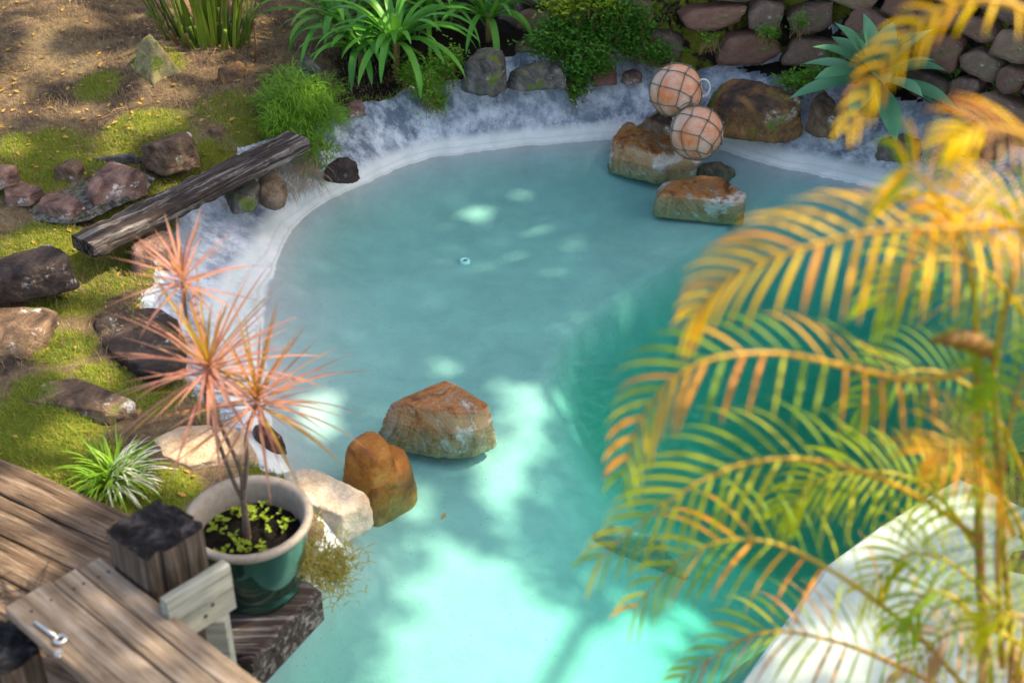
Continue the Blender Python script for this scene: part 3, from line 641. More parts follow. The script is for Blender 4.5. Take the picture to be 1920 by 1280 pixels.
# posts
def post(name, label, px, zt, zb, seed):
    top = [P(u, v_, zt) for u, v_ in px]; c = sum(top, Vector())/4; root = thing(name, label, 'post', (c.x, c.y, zb))
    R_ = []; NSEG = 40
    def ringpt(k):
        t_ = k/NSEG*4; i = int(t_) % 4; f = t_-int(t_); return top[i].lerp(top[(i+1) % 4], f)
    mb = MB(); rings = 14
    for j in range(rings):
        z = zt-.012-(zt-.012-zb)*(j/(rings-1))
        for k in range(NSEG):
            p = ringpt(k); q = c+(p-c)*(1-.10*max(0, ((p-c).length/(top[0]-c).length-.86)/.14)); dd = (q-c); g_ = noise.noise(Vector((k*.9, seed, z*.8)))
            crack = -.022*max(0, noise.noise(Vector((k*.55+seed*5, z*.6, 3)))-.15)*3
            q = q+dd.normalized()*(.006*g_+crack); mb.v.append((q.x, q.y, z)); mb.uv.append((0, 0))
    for j in range(rings-1):
        for k in range(NSEG): mb.f.append((j*NSEG+k, (j+1)*NSEG+k, (j+1)*NSEG+(k+1) % NSEG, j*NSEG+(k+1) % NSEG))
    o = mb.build('shaft', w_post, root, loc=(c.x, c.y, (zt+zb)/2))
    # vertical grain: turn the local frame so that x runs up the post
    M_ = Matrix.Rotation(R(-90), 4, 'Y'); o.data.transform(M_.inverted()); o.matrix_local = Matrix.Translation(o.location) @ M_
    mb2 = MB(); NR = 9
    for j in range(NR):
        for k in range(NSEG):
            b0 = Vector(mb.v[k]); f = 1-j/NR; q = c+(Vector((b0.x, b0.y, zt))-c)*f
            mb2.v.append((q.x, q.y, zt-.012*(f**6)+.010*noise.noise(Vector((q.x*28, q.y*28, seed)))-.001)); mb2.uv.append((0, 0))
    mb2.v.append((c.x, c.y, zt)); mb2.uv.append((0, 0))
    for j in range(NR-1):
        for k in range(NSEG): mb2.f.append((j*NSEG+k, j*NSEG+(k+1) % NSEG, (j+1)*NSEG+(k+1) % NSEG, (j+1)*NSEG+k))
    for k in range(NSEG): mb2.f.append(((NR-1)*NSEG+k, (NR-1)*NSEG+(k+1) % NSEG, NR*NSEG))
    mb2.build('end_grain', w_end, root, loc=(c.x, c.y, zt))
    return root
post('timber_post', 'thick square old timber post with rotted dark top beside the plant pot', [(188, 986), (300, 926), (390, 977), (276, 1050)], .87, .1, 1)
post('timber_post', 'dark timber post cut off by the left picture edge below the rail', [(-70, 1192), (18, 1150), (84, 1212), (-10, 1272)], .66, .1, 2)
# bracket board
br = thing('bracket_board', 'short bleached board with two screw holes fixed beside the square post', 'board', tuple(P(370, 1090, .80)))
tp = [P(u, v_, .80) for u, v_ in [(296, 1118), (414, 1046), (434, 1058), (316, 1132)]]
a = (tp[0]+tp[3])/2; b_ = (tp[1]+tp[2])/2
bo = board('plank', a, b_, tp[3]-tp[0], (tp[3]-tp[0]).length*.8, .17, w_pale, br, 6, 31, .002)
m_hole = flat_mat('rusty_screw', (.03, .022, .018), .6, .5)
for u, v_ in ((396, 1130), (371, 1142)):
    c = PY(u, v_, a.lerp(b_, .65).y-.008); mb = MB(); dn = (tp[3]-tp[0]).normalized()
    k = (Vector(c)-tp[3]).dot((tp[2]-tp[3]).normalized()); q = tp[3]+(tp[2]-tp[3]).normalized()*k; q.z = c.z
    tube(mb, [q-dn*.02, q-dn*.001], .006, 10); mb.build('screw', m_hole, br)
pb = P(405, 1150, .63); mb = MB(); prism(mb, [pb+Vector((x, y, 0)) for x, y in ((-.03, -.03), (.03, -.03), (.03, .03), (-.03, .03))], .44, .005); mb.build('support', w_pale, br, smooth=False)
m_cord = flat_mat('white_cord', (.62, .64, .62), .6, bs=0)
mb = MB(); pts = crom([tuple(PD(u, v_, 3.95-.001*(v_-1150))) for u, v_ in [(424, 1146), (432, 1166), (446, 1196), (460, 1222), (470, 1245)]], 6); tube(mb, pts, .0028, 6); o = mb.build('cord', m_cord); tag(o, 'thin white cord hanging from the bleached bracket board', 'cord')
# eye bolt lying on the rail
m_steel = flat_mat('galvanised_steel', (.55, .55, .54), .35, .9, bs=.05)
eb = thing('eye_rod', 'galvanised steel rod with an eye lying on the timber rail', 'eye rod', tuple(P(112, 1198, ZR+.012)))
ce = P(113, 1198, ZR+.014); mb = MB(); tube(mb, [ce+Vector((math.cos(t_), math.sin(t_), 0))*.014 for t_ in np.linspace(0, 2*math.pi, 25)], .0055, 8, False); mb.build('eye', m_steel, eb)
mb = MB(); tube(mb, [P(66, 1166, ZR+.012), P(104, 1192, ZR+.014)], .006, 8); mb.build('shank', m_steel, eb)
bl = thing('hex_bolt', 'small shiny bolt head in the timber rail below the eye rod', 'bolt', tuple(P(112, 1226, ZR)))
cb = P(112, 1226, ZR-.002); mb = MB(); tube(mb, [cb, cb+Vector((0, 0, .012))], .009, 6); mb.build('head', m_steel, bl, smooth=False)
mb = MB(); tube(mb, [cb, cb+Vector((0, 0, .005))], .014, 16); mb.build('washer', m_steel, bl, smooth=False)

# ------------------------------------------------------------------ plant pot
ZRIM = .52; pc = P(465, 965, ZRIM); PR = .212; ZBASE = .2
m_glaze, t, b = newmat('green_glaze'); v = mapping(t); n = nz(t, v, 9, 4)
t.links.new(ramp(t, n, [(.3, (.002, .018, .012)), (.7, (.005, .04, .025))]), b.inputs['Base Color']); b.inputs['Roughness'].default_value = .13; b.inputs['Coat Weight'].default_value = .5
m_clay = flat_mat('tan_stoneware', (.29, .25, .20), .65, ns=40, var=.25)
pot = thing('plant_pot', 'dark green glazed plant pot with tan rim holding the pink plant', 'plant pot', (pc.x, pc.y, ZBASE))
def lathe(mb, prof, c, n=64):
    V = []; F = []; m = len(prof)
    for r_, z_ in prof:
        for k in range(n): a_ = 2*math.pi*k/n; V.append((c.x+r_*math.cos(a_), c.y+r_*math.sin(a_), z_))
    for i in range(m-1):
        for k in range(n): F.append((i*n+k, i*n+(k+1) % n, (i+1)*n+(k+1) % n, (i+1)*n+k))
    mb.add(V, F)
mb = MB(); lathe(mb, [(.0, ZBASE+.004), (.135, ZBASE+.004), (.147, ZBASE+.012), (.150, ZBASE+.03), (.142, ZBASE+.045), (.150, ZBASE+.06), (.172, ZBASE+.14), (.186, ZBASE+.22), (.191, ZRIM-.034)], pc); mb.build('pot_body', m_glaze, pot)
mb = MB(); lathe(mb, [(.190, ZRIM-.036), (.200, ZRIM-.034), (.209, ZRIM-.022), (.212, ZRIM-.010), (.208, ZRIM-.001), (.196, ZRIM+.001), (.184, ZRIM-.006), (.179, ZRIM-.02), (.172, ZRIM-.08), (.160, ZRIM-.16)], pc); mb.build('rim', m_clay, pot)
m_soil = rock_mat('potting_soil', [(.006, .005, .004), (.018, .013, .010), (.05, .037, .028)], 40, bs=1.2)
mb = MB(); V = []; F = []; NR = 14; NK = 40
for j in range(NR+1):
    for k in range(NK):
        r_ = .168*j/NR; a_ = 2*math.pi*k/NK; q = Vector((pc.x+r_*math.cos(a_), pc.y+r_*math.sin(a_), 0)); V.append((q.x, q.y, ZRIM-.095+.014*noise.noise(q*22)+.01*noise.noise(q*60)))
for j in range(NR):
    for k in range(NK): F.append((j*NK+k, j*NK+(k+1) % NK, (j+1)*NK+(k+1) % NK, (j+1)*NK+k))
mb.add(V, F); mb.build('soil', m_soil, pot)
lf_weed = leaf_mat('weed_leaf', [(.05, .13, .012), (.12, .26, .02), (.28, .36, .03)], .3, nscale=60)
def small_leaves(mb, centers, size, rg, flat=.6, n=1):
    for c in centers:
        for _ in range(n):
            az = rg.random()*6.283; el = (rg.random()-.3)*flat*1.6; L = size*(.6+.8*rg.random()); d = Vector((math.cos(az)*math.cos(el), math.sin(az)*math.cos(el), math.sin(el)))
            s = Vector((-math.sin(az), math.cos(az), (rg.random()-.5)*.8)).normalized(); c = Vector(c)
            u = d.cross(s)*.08*L
            mb.add([c, c+d*L*.45-s*L*.28+u, c+d*L*.5, c+d*L*.45+s*L*.28+u, c+d*L], [(0, 1, 2), (0, 2, 3), (1, 4, 2), (2, 4, 3)])
rg = random.Random(3)
mb = MB(); cs = []
for i in range(170):
    a_ = rg.random()*6.283; r_ = .155*math.sqrt(rg.random()); q = Vector((pc.x+r_*math.cos(a_), pc.y+r_*math.sin(a_)*1, ZRIM-.085+.02*rg.random()))
    if noise.noise(q*14) > -.1: cs.append(q)
small_leaves(mb, cs, .02, rg, n=3); o = mb.build('pot_weeds', lf_weed, smooth=False); tag(o, 'tiny bright green weeds on the soil inside the pot', 'weeds')

# ------------------------------------------------------------------ dracaena
lf_drac = leaf_mat('pink_striped_leaf', [(.46, .13, .16), (.54, .22, .22), (.40, .10, .14)], .4, .35, ((.24, .25, .03), [(.10, .85), (.26, 0.0)]), nscale=5)
lf_drac2 = leaf_mat('green_centre_leaf', [(.22, .20, .03), (.36, .30, .04), (.28, .16, .04)], .4, .35, ((.42, .10, .07), [(.28, 0.0), (.42, .9)]), nscale=5)
m_bark = flat_mat('grey_brown_stem', (.13, .09, .065), .8, ns=60, var=.5, bs=.5)
dr = thing('dracaena', 'spiky pink and yellow-green striped dracaena with three heads in the green pot', 'potted plant', (pc.x, pc.y, ZRIM-.095))
Y0 = pc.y
sb = P(462, 1005, ZRIM-.09)
h1 = PY(343, 525, Y0+.10); h2 = PY(392, 690, Y0-.06); h3 = PY(482, 752, Y0-.02)
n1_ = PY(455, 935, sb.y)
def stem(name, pts, r0, r1):
    c = crom([tuple(p) for p in pts], 8); mb = MB(); tube(mb, c, [r0+(r1-r0)*i/(len(c)-1) for i in range(len(c))], 8); mb.build(name, m_bark, dr)
stem('stem', [sb-Vector((0, 0, .05)), sb.lerp(n1_, .5)+Vector((.003, 0, 0)), n1_], .015, .010)
stem('stem', [n1_, PY(437, 900, sb.y), PY(400, 800, Y0), PY(385, 740, Y0-.03), h2], .0075, .006)
stem('stem', [n1_, PY(450, 880, sb.y), PY(412, 790, Y0+.02), PY(385, 680, Y0+.05), PY(352, 600, Y0+.08), h1], .0075, .006)
stem('stem', [n1_, PY(463, 870, sb.y), PY(462, 820, sb.y), h3], .0075, .006)
def head(c, n_, L, seed, mats, lo=-.5):
    rg = random.Random(seed)
    for i in range(n_):
        f = i/n_; el = math.asin(max(-1, min(1, lo+(1-lo)*(f**.9))))+.12*(rg.random()-.5); az = i*2.39996+.3*rg.random()
        l_ = L*(.72+.4*rg.random())*(1.0 if el < .9 else .8); b0 = Vector(c)+Vector((0, 0, .05*(f-.5)))
        pts = blade_pts(b0, az, el, l_, .15+.75*rg.random()**2*(1-.6*f), 8); mb = MB(); wm = .0095*(.8+.4*rg.random())
        ribbon(mb, pts, [wm*.55, wm*.85, wm, wm, wm*.95, wm*.8, wm*.6, wm*.33, .0008], (-math.sin(az), math.cos(az), .0), .35)
        mb.build('leaf', mats[1] if (f > .8 or rg.random() < .1) else mats[0], dr, uv=True)
head(h1, 32, .25, 1, (lf_drac, lf_drac), -.25); head(h2, 66, .36, 2, (lf_drac, lf_drac2), -.45); head(h3, 62, .35, 3, (lf_drac, lf_drac2), -.45)

# white-and-green tuft beside the pot
tb = P(215, 905, .21)
tf = thing('variegated_tuft', 'tuft of narrow green and white leaves on the moss left of the pot', 'plant', tuple(tb))
lf_g = leaf_mat('bright_grass_leaf', [(.06, .17, .015), (.14, .30, .02), (.26, .38, .03)], .35)
lf_wt = leaf_mat('white_striped_leaf', [(.34, .42, .30), (.52, .56, .47), (.6, .62, .58)], .3)
rg = random.Random(11)
for nm, mt, cnt, a0_, a1_ in (('green_leaves', lf_g, 150, 0, 6.283), ('white_leaves', lf_wt, 75, -1.2, 1.1)):
    mb = MB()
    for i in range(cnt):
        az = a0_+(a1_-a0_)*rg.random(); el = .35+1.1*rg.random(); L = .15+.10*rg.random(); c0 = tb+Vector((.035*(rg.random()-.5)*2, .035*(rg.random()-.5)*2, 0))
        w_ = .0075*(.7+.5*rg.random()); ribbon(mb, blade_pts(c0, az, el, L, .9+.7*rg.random(), 6), [w_*.7, w_, w_, w_, w_*.85, w_*.6, .001], (-math.sin(az), math.cos(az), 0), .3)
    mb.build(nm, mt, tf)

# ------------------------------------------------------------------ fishing floats in rope nets
m_float, t, b = newmat('faded_orange_float'); v = mapping(t); n = nz(t, v, 7, 5, .6, .4)
c = ramp(t, n, [(.36, (.62, .17, .04)), (.46, (.60, .27, .15)), (.55, (.60, .36, .25)), (.66, (.56, .46, .36))]); c = mixc(t, .4, c, ramp(t, nz(t, v, 60, 4), [(.3, .6), (.65, 1.05)]), 'MULTIPLY')
t.links.new(c, b.inputs['Base Color']); b.inputs['Roughness'].default_value = .55; bump(t, b, nz(t, v, 40, 4), .15, .005)
m_rope = flat_mat('old_green_rope', (.16, .15, .11), .9, ns=120, var=.6, bs=.6)
m_ropew = flat_mat('white_rope', (.6, .6, .57), .8, ns=80)
def float_ball(c, r_, label, tiltax, knot_dir):
    root = thing('fishing_float', label, 'float', (c.x, c.y, c.z-r_), 'netted floats at the pool edge'); rot = Matrix.Rotation(tiltax[0], 3, 'X') @ Matrix.Rotation(tiltax[1], 3, 'Y')
    mb = MB(); prof = []
    for i in range(41):
        th = math.pi*i/40; rr = r_*(1+.012*math.exp(-((th-math.pi/2)/.035)**2)+.006*math.exp(-((th-1.9)/.03)**2)); prof.append((max(rr*math.sin(th), .0005), rr*math.cos(th)))
    V = []; F = []; n_ = 56
    for a_, z_ in prof:
        for k in range(n_): V.append(c+rot @ Vector((a_*math.cos(2*math.pi*k/n_), a_*math.sin(2*math.pi*k/n_), z_)))
    for i in range(40):
        for k in range(n_): F.append((i*n_+k, (i+1)*n_+k, (i+1)*n_+(k+1) % n_, i*n_+(k+1) % n_))
    mb.add(V, F); mb.build('shell', m_float, root)
    mb = MB(); M_ = 6; lats = [.22, .75, 1.2, 1.65, 2.1, 2.55, 2.95]; rg = random.Random(int(c.x*1000))
    jit = {}
    def node(i, j):
        j = j % (2*M_)
        if (i, j) not in jit: jit[(i, j)] = (rg.random()-.5)*.16
        th = lats[i]+jit[(i, j)]; ph = math.pi*j/M_+jit[(i, j)]*.8
        return Vector((math.sin(th)*math.cos(ph), math.sin(th)*math.sin(ph), math.cos(th)))
    kd = Vector(knot_dir).normalized(); q = kd.to_track_quat('Z', 'Y').to_matrix()
    for i in range(len(lats)-1):
        for j in range(2*M_):
            if (i+j) % 2: continue
            for dj in (-1, 1):
                a_, e_ = node(i, j), node(i+1, j+dj)
                tube(mb, [c+q @ (a_.lerp(e_, s).normalized()*(r_*1.015+.003)) for s in np.linspace(0, 1, 6)], .0027, 5, False)
            p0 = c+q @ (node(i, j)*(r_*1.02+.004)); tube(mb, [p0-q @ node(i, j)*.006, p0+q @ node(i, j)*.006], .0065, 6)
    tube(mb, [c+q @ (Vector((math.sin(.22)*math.cos(s), math.sin(.22)*math.sin(s), math.cos(.22)))*(r_*1.03)) for s in np.linspace(0, 6.283, 20)], .006, 6, False)
    mb.build('net', m_rope, root); return root
c1 = P(1306, 249, .26); c2 = P(1268, 170, .42); 
f1 = float_ball(c1, .142, 'lower pink-orange fishing float in a dark rope net, resting on the rocks', (1.0, .5), c2-c1)
f2 = float_ball(c2, .142, 'upper faded orange fishing float in a rope net, behind the other float', (.7, -.6), c1-c2)
mb = MB(); d = (c2-c1).normalized(); mid = (c1+c2)/2; e1 = d.orthogonal().normalized(); e2 = d.cross(e1)
for k in range(6):
    tube(mb, [mid+d*(.012*(k-2.5))+(e1*math.cos(s)+e2*math.sin(s))*(.055+.012*abs(k-2.5)+.004*math.sin(3*s+k)) for s in np.linspace(0, 6.283, 24)], .0065, 6, False)
mb.build('rope_lashing', m_rope, f1)
mb = MB(); q = P(1306, 296, .12); tube(mb, [q+Vector((math.cos(s)*.022, -.005, math.sin(s)*.022)) for s in np.linspace(0, 6.283, 18)], .011, 8, False); mb.build('lug', m_float, f1)
mb = MB(); q = P(1318, 165, .46); tube(mb, [q+Vector((math.cos(s)*.038, 0, math.sin(s)*.05)) for s in np.linspace(-2, 2.4, 18)], .0045, 7); mb.build('rope_loop', m_ropew, f2)
mb = MB(); pts = crom([tuple(P(u, v_, z)) for u, v_, z in [(1240, 205, .3), (1222, 216, .26), (1205, 232, .16), (1196, 238, .12)]], 6); tube(mb, pts, .008, 6); o = mb.build('rope_tail', m_rope, f2)

# ------------------------------------------------------------------ pool details
dc = P(872, 505, -.2); dz = floor1(dc.x, dc.y); dc.z = dz
m_white = flat_mat('white_plastic', (.8, .8, .78), .5, bs=0, var=.1); m_black = flat_mat('dark_hole', (.01, .012, .012), .8, bs=0)
dn = thing('pool_inlet', 'white round pool fitting with dark centre on the shallow floor', 'pool fitting', tuple(dc))
mb = MB(); lathe(mb, [(.011, dz+.001), (.012, dz+.012), (.018, dz+.016), (.026, dz+.013), (.028, dz-.005)], dc, 32); mb.build('collar', m_white, dn)
mb = MB(); lathe(mb, [(.0005, dz+.008), (.012, dz+.008)], dc, 24); mb.build('opening', m_black, dn)
lf_dead = leaf_mat('dead_leaf', [(.3, .16, .04), (.42, .26, .06), (.5, .33, .08)], .3)
def fallen(px, L, label):
    c = P(*px, .004); mb = MB(); az = random.random()*6; ribbon(mb, [c+Vector((math.cos(az), math.sin(az), 0))*L*k+Vector((0, 0, .006*math.sin(k*3))) for k in np.linspace(-.5, .5, 6)], [.002, L*.3, L*.42, L*.36, L*.2, .001], (-math.sin(az), math.cos(az), 0), .25)
    o = mb.build('fallen_leaf', lf_dead); tag(o, label, 'leaf')
fallen((832, 967), .035, 'small yellow leaf floating in the sunlit middle of the pool')

# ------------------------------------------------------------------ strap-leaved plants
lf_aga = leaf_mat('strap_leaf', [(.03, .15, .02), (.06, .25, .03), (.12, .34, .045)], .35, .35)
lf_reedd = leaf_mat('dry_reed', [(.10, .05, .02), (.17, .09, .035), (.26, .16, .07)], .15, .7)
def strap_plant(u, v_, z, n_, L, label, seed, w0=.034, name='strap_leaf_lily', group=None, elo=.15, ehi=1.35, mt=None, faz=None):
    c = P(u, v_, z)
    for _ in range(4): z = top1(c.x, c.y)+.13; c = P(u, v_, z)
    rg = random.Random(seed); root = thing(name, label, 'plant', tuple(c), group); n_ = int(n_*1.6)
    for i in range(n_):
        f = i/n_; az = i*2.39996+.5*rg.random() if faz is None else faz+(rg.random()-.5)*3.4; el = elo+(ehi-elo)*(f**.8); l_ = L*(.7+.5*rg.random())
        pts = blade_pts(c+Vector((.03*math.cos(az), .03*math.sin(az), .02)), az, el, l_, 1.6+.6*rg.random()-.3*f, 10); mb = MB(); w_ = w0*(.75+.4*rg.random())
        ribbon(mb, pts, [w_*.6, w_*.8, w_*.92, w_, w_, w_, w_*.97, w_*.9, w_*.75, w_*.48, .002], (-math.sin(az), math.cos(az), 0), .28); mb.build('leaf', mt or lf_aga, root)
    mb = MB(); tube(mb, [c+Vector((0, 0, -.2)), c+Vector((0, 0, .04))], [.022, .016], 9); mb.build('stem', lf_reedd, root)
AG = [(632, 48, .62, 18, .50, 'strap-leaved lily with drooping leaves, leftmost of the row above the rim'), (742, 82, .55, 24, .46, 'dense strap-leaved lily in the middle of the row with leaves hanging to the rim'),
      (676, 98, .48, 16, .42, 'low strap-leaved lily in front of the row hanging over the bank'), (800, 20, .66, 20, .50, 'fine-leaved upright lily behind the middle of the row'), (916, 38, .66, 14, .46, 'strap-leaved lily with a pale stem above the mossy boulder, rightmost of the row'),
      (720, 5, .66, 16, .5, 'strap-leaved lily at the top picture edge behind the dense one')]
for k, (u, v_, z, n_, L, lab) in enumerate(AG): strap_plant(u, v_, z, n_, L, lab, 40+k, w0=.026 if k == 3 else .040, group='strap-leaved lilies above the pool rim')
# reed clump
lf_reed = leaf_mat('olive_reed', [(.035, .07, .012), (.08, .14, .02), (.17, .24, .03)], .12, .35)
rb = P(392, 75, .46); rd = thing('reed_clump', 'clump of thick dark green upright stalks with cut ends at the top left', 'plant', tuple(rb)); rg = random.Random(9)
for i in range(95):
    a_ = rg.random()*6.283; r_ = .22*math.sqrt(rg.random()); b0 = rb+Vector((r_*math.cos(a_)*1.15, r_*math.sin(a_)*.8, -.03)); lean = .10+.42*(r_/.22)*rg.random(); az = a_+.5*(rg.random()-.5)
    L = (.12+.1*rg.random()) if rg.random() < .2 else (.38+.35*rg.random()); pts = blade_pts(b0, az, math.pi/2-lean, L, .35*rg.random(), 6); w_ = .015+.012*rg.random(); mb = MB()
    if L < .25: tube(mb, pts, w_*.5, 7); mb.build('cut_stalk', lf_reed if rg.random() < .7 else lf_reedd, rd)
    else: ribbon(mb, pts, [w_*1.1, w_, w_, w_*.95, w_*.85, w_*.6, .004], (-math.sin(az), math.cos(az), 0), .75); mb.build('stalk', lf_reed if rg.random() < .88 else lf_reedd, rd)
# feathery cushion plant beside the sleeper
lf_fea = leaf_mat('feathery_leaf', [(.07, .19, .015), (.16, .33, .025), (.32, .48, .05)], .35, nscale=14)
fb = P(560, 250, .3); fea = thing('feathery_plant', 'bright green feathery cushion plant spilling over the bank beside the sleeper', 'plant', tuple(fb)); rg = random.Random(4); mb = MB()
blobs = [(535, 165, .42, .13), (520, 200, .40, .12), (560, 190, .42, .15), (600, 180, .38, .13), (545, 235, .36, .16), (590, 230, .34, .17), (625, 230, .30, .10), (570, 275, .28, .13), (600, 290, .22, .10), (585, 320, .14, .07), (520, 240, .38, .09)]
for u, v_, z, r_ in blobs:
    c = P(u, v_, z)
    for i in range(int(5200*r_*r_*4)):
        d = Vector((rg.gauss(0, 1), rg.gauss(0, 1), abs(rg.gauss(0, 1))*.9-.15)).normalized(); b0 = c+d*r_*(.35+.6*rg.random())*Vector((1, 1, .8)).length/1.6; az = math.atan2(d.y, d.x)+rg.gauss(0, .9)
        w_ = .0048*(.7+.6*rg.random()); ribbon(mb, blade_pts(b0, az, .3+.9*rg.random(), .05+.05*rg.random(), 1.0+1.3*rg.random(), 3), [w_, w_, w_*.8, .0006], (-math.sin(az), math.cos(az), 0), .2)
mb.build('foliage', lf_fea, fea)
# trailing ground cover
lf_trail = leaf_mat('trailing_leaf', [(.04, .15, .02), (.09, .27, .03), (.2, .4, .045)], .3, nscale=25)
def trailer(label, blobs, seed, size=.022, dens=1.0, mt=None):
    rg = random.Random(seed); c = P(*blobs[0][:3]); root = thing('trailing_plant', label, 'plant', tuple(c)); mb = MB(); sm = MB()
    for u, v_, z, rx, rz in blobs:
        c = P(u, v_, z)
        for i in range(int(1500*dens*rx*rz*60)):
            q = c+Vector((rg.gauss(0, rx*.5), rg.gauss(0, .035), rg.gauss(0, rz*.5)))
            small_leaves(mb, [q], size, rg, n=2)
        for i in range(int(60*rx*10)):
            q = c+Vector((rg.gauss(0, rx*.5), rg.gauss(0, .03), rg.gauss(0, rz*.5))); tube(sm, [q, q+Vector((rg.gauss(0, .02), -.01, -.06))], .0018, 4, False)
    tag(mb.build('leaves', mt or lf_trail, root, smooth=False), kind='stuff'); tag(sm.build('stems', lf_reedd, root), kind='stuff')
trailer('bright green trailing ground cover hanging over the wall left of the floats', [(1085, 60, .55, .18, .12), (1050, 85, .50, .16, .10), (1110, 110, .44, .12, .10), (1085, 140, .36, .07, .12), (1160, 40, .62, .2, .12), (1190, 85, .48, .12, .06), (1225, 100, .46, .12, .05), (1040, 60, .55, .1, .08), (1075, 165, .28, .03, .08)], 1)
trailer('small-leaved trailing plant under the strap leaves by the mossy boulder', [(800, 165, .36, .07, .10), (825, 130, .42, .10, .10), (770, 140, .40, .07, .08), (822, 185, .28, .05, .07), (850, 110, .46, .06, .06)], 2, .018)
trailer('low green weeds in front of the big rusty boulder and rosette', [(1500, 150, .40, .10, .04), (1480, 152, .40, .08, .03), (1525, 140, .42, .06, .04)], 3, .022)
trailer('little green weeds growing from the wall joints', [(1440, 60, .60, .06, .05), (1500, 42, .66, .05, .05), (1330, 75, .55, .05, .03), (1560, 100, .46, .05, .04), (1860, 140, .46, .06, .04)], 4, .018, .6)
trailer('yellow-green sprigs at the top of the wall above the trailing plant', [(1120, 5, .72, .14, .06), (1060, 10, .70, .12, .06)], 5, .03, .5, lf_g)
# agaves
lf_agv = leaf_mat('blue_green_agave_leaf', [(.06, .22, .10), (.11, .31, .16), (.17, .40, .23)], .12, .4)
lf_agv2 = leaf_mat('fresh_green_rosette_leaf', [(.05, .16, .03), (.08, .22, .05), (.12, .28, .07)], .2, .4)
def agave(u, v_, z, n_, L, W, label, seed, mt):
    c = P(u, v_, z); rg = random.Random(seed); root = thing('agave', label, 'plant', tuple(c))
    for i in range(n_):
        f = i/n_; az = i*2.39996; el = -.25+1.55*(f**1.1); l_ = L*(1.05-.35*f)*(.85+.25*rg.random()); pts = blade_pts(c+Vector((.02*math.cos(az), .02*math.sin(az), .05*f)), az, el, l_, .25+.3*rg.random(), 12); w_ = W*(.85+.25*rg.random())*(1-.3*f)
        mb = MB(); ribbon(mb, pts, [w_*k for k in (.42, .46, .55, .68, .82, .93, 1.0, 1.0, .93, .78, .55, .27, .01)], (-math.sin(az), math.cos(az), 0), .38); mb.build('leaf', mt, root)
    mb = MB(); tube(mb, [c+Vector((0, 0, -.2)), c+Vector((0, 0, .03))], [.05, .04], 10); mb.build('stem', m_bark, root)
agave(1640, 150, .52, 28, .44, .14, 'large blue-green agave rosette of broad pointed leaves right of the boulders', 1, lf_agv)
agave(1788, 160, .44, 16, .15, .045, 'small green rosette right of the large agave', 2, lf_agv2)
agave(1868, 192, .40, 13, .15, .04, 'small pale green rosette near the right edge of the back wall', 3, lf_agv2)

# ------------------------------------------------------------------ grass, moss blades and litter
def scatter_blades(name, label, cat, n_, region, dens, h0, h1, m, lean=.6, seed=1, width=.0035):
    r_ = np.random.RandomState(seed); x = r_.uniform(region[0], region[1], n_); y = r_.uniform(region[2], region[3], n_)
    k = r_.uniform(0, 1, n_) < dens(x, y); x, y = x[k], y[k]; gz, bz, d, df = heights(x, y); k = df > -.012; x, y, gz = x[k], y[k], gz[k]
    n1 = len(x); az = r_.uniform(0, 6.283, n1); h = r_.uniform(h0, h1, n1); ln = r_.uniform(.1, lean, n1)*1.4; a2 = r_.uniform(0, 6.283, n1)
    b0 = np.stack([x, y, gz-.003], 1); sd = np.stack([np.cos(az), np.sin(az), 0*az], 1)*width*.5
    dr_ = np.stack([np.cos(a2)*np.sin(ln), np.sin(a2)*np.sin(ln), np.cos(ln)], 1); dr2 = np.stack([np.cos(a2)*np.sin(ln*1.7), np.sin(a2)*np.sin(ln*1.7), np.cos(ln*1.7)], 1)
    md = b0+dr_*(h*.55)[:, None]; tp_ = md+dr2*(h*.45)[:, None]
    V = np.stack([b0-sd, b0+sd, md+sd*.8, md-sd*.8, tp_], 1).reshape(-1, 3); i = np.arange(n1)*5
    F = [(a, a+1, a+2, a+3) for a in i.tolist()]+[(a+3, a+2, a+4) for a in i.tolist()]
    me = bpy.data.meshes.new(name); me.from_pydata(V.tolist(), [], F); me.materials.append(m); o = bpy.data.objects.new(name, me); COL.objects.link(o); tag(o, label, cat, kind='stuff'); return o
gr_green = leaf_mat('moss_grass', [(.07, .14, .014), (.13, .22, .022), (.24, .29, .035)], .3, .6, nscale=5)
gr_yel = leaf_mat('yellow_grass', [(.19, .19, .03), (.30, .26, .05), (.38, .31, .09)], .3, .6, nscale=5)
gr_dry = leaf_mat('dry_thatch', [(.15, .105, .06), (.28, .20, .115), (.42, .33, .20)], .2, .8, nscale=9)
LEFT = (-3.6, -.6, 3.4, 9.5)
scatter_blades('grass', 'short green moss and grass between the stones on the left bank', 'grass', 240000, LEFT, lambda x, y: np.maximum(sstep(.42, .75, moss_f(x, y))*.8, .7*(np.abs(zb_raw(x, y)[0]-zg_raw(x, y)) < .035)), .012, .038, gr_green, .7, 1)
scatter_blades('grass', 'yellowish grass mixed into the moss on the left bank', 'grass', 160000, LEFT, lambda x, y: sstep(.35, .7, moss_f(x, y))*.35*sstep(.4, .6, fbm(x, y, 3, 2, 77)), .015, .04, gr_yel, .8, 2)
scatter_blades('dry_grass', 'dry straw and thatch lying on the bare lawn at the upper left', 'grass', 150000, (-4.2, -.6, 4.5, 9.8), lambda x, y: .22+.6*sstep(.46, .6, fbm(x, y, 4, 3, 31))*(1-bed_f(x, y)), .02, .06, gr_dry, 1.15, 3, .003)
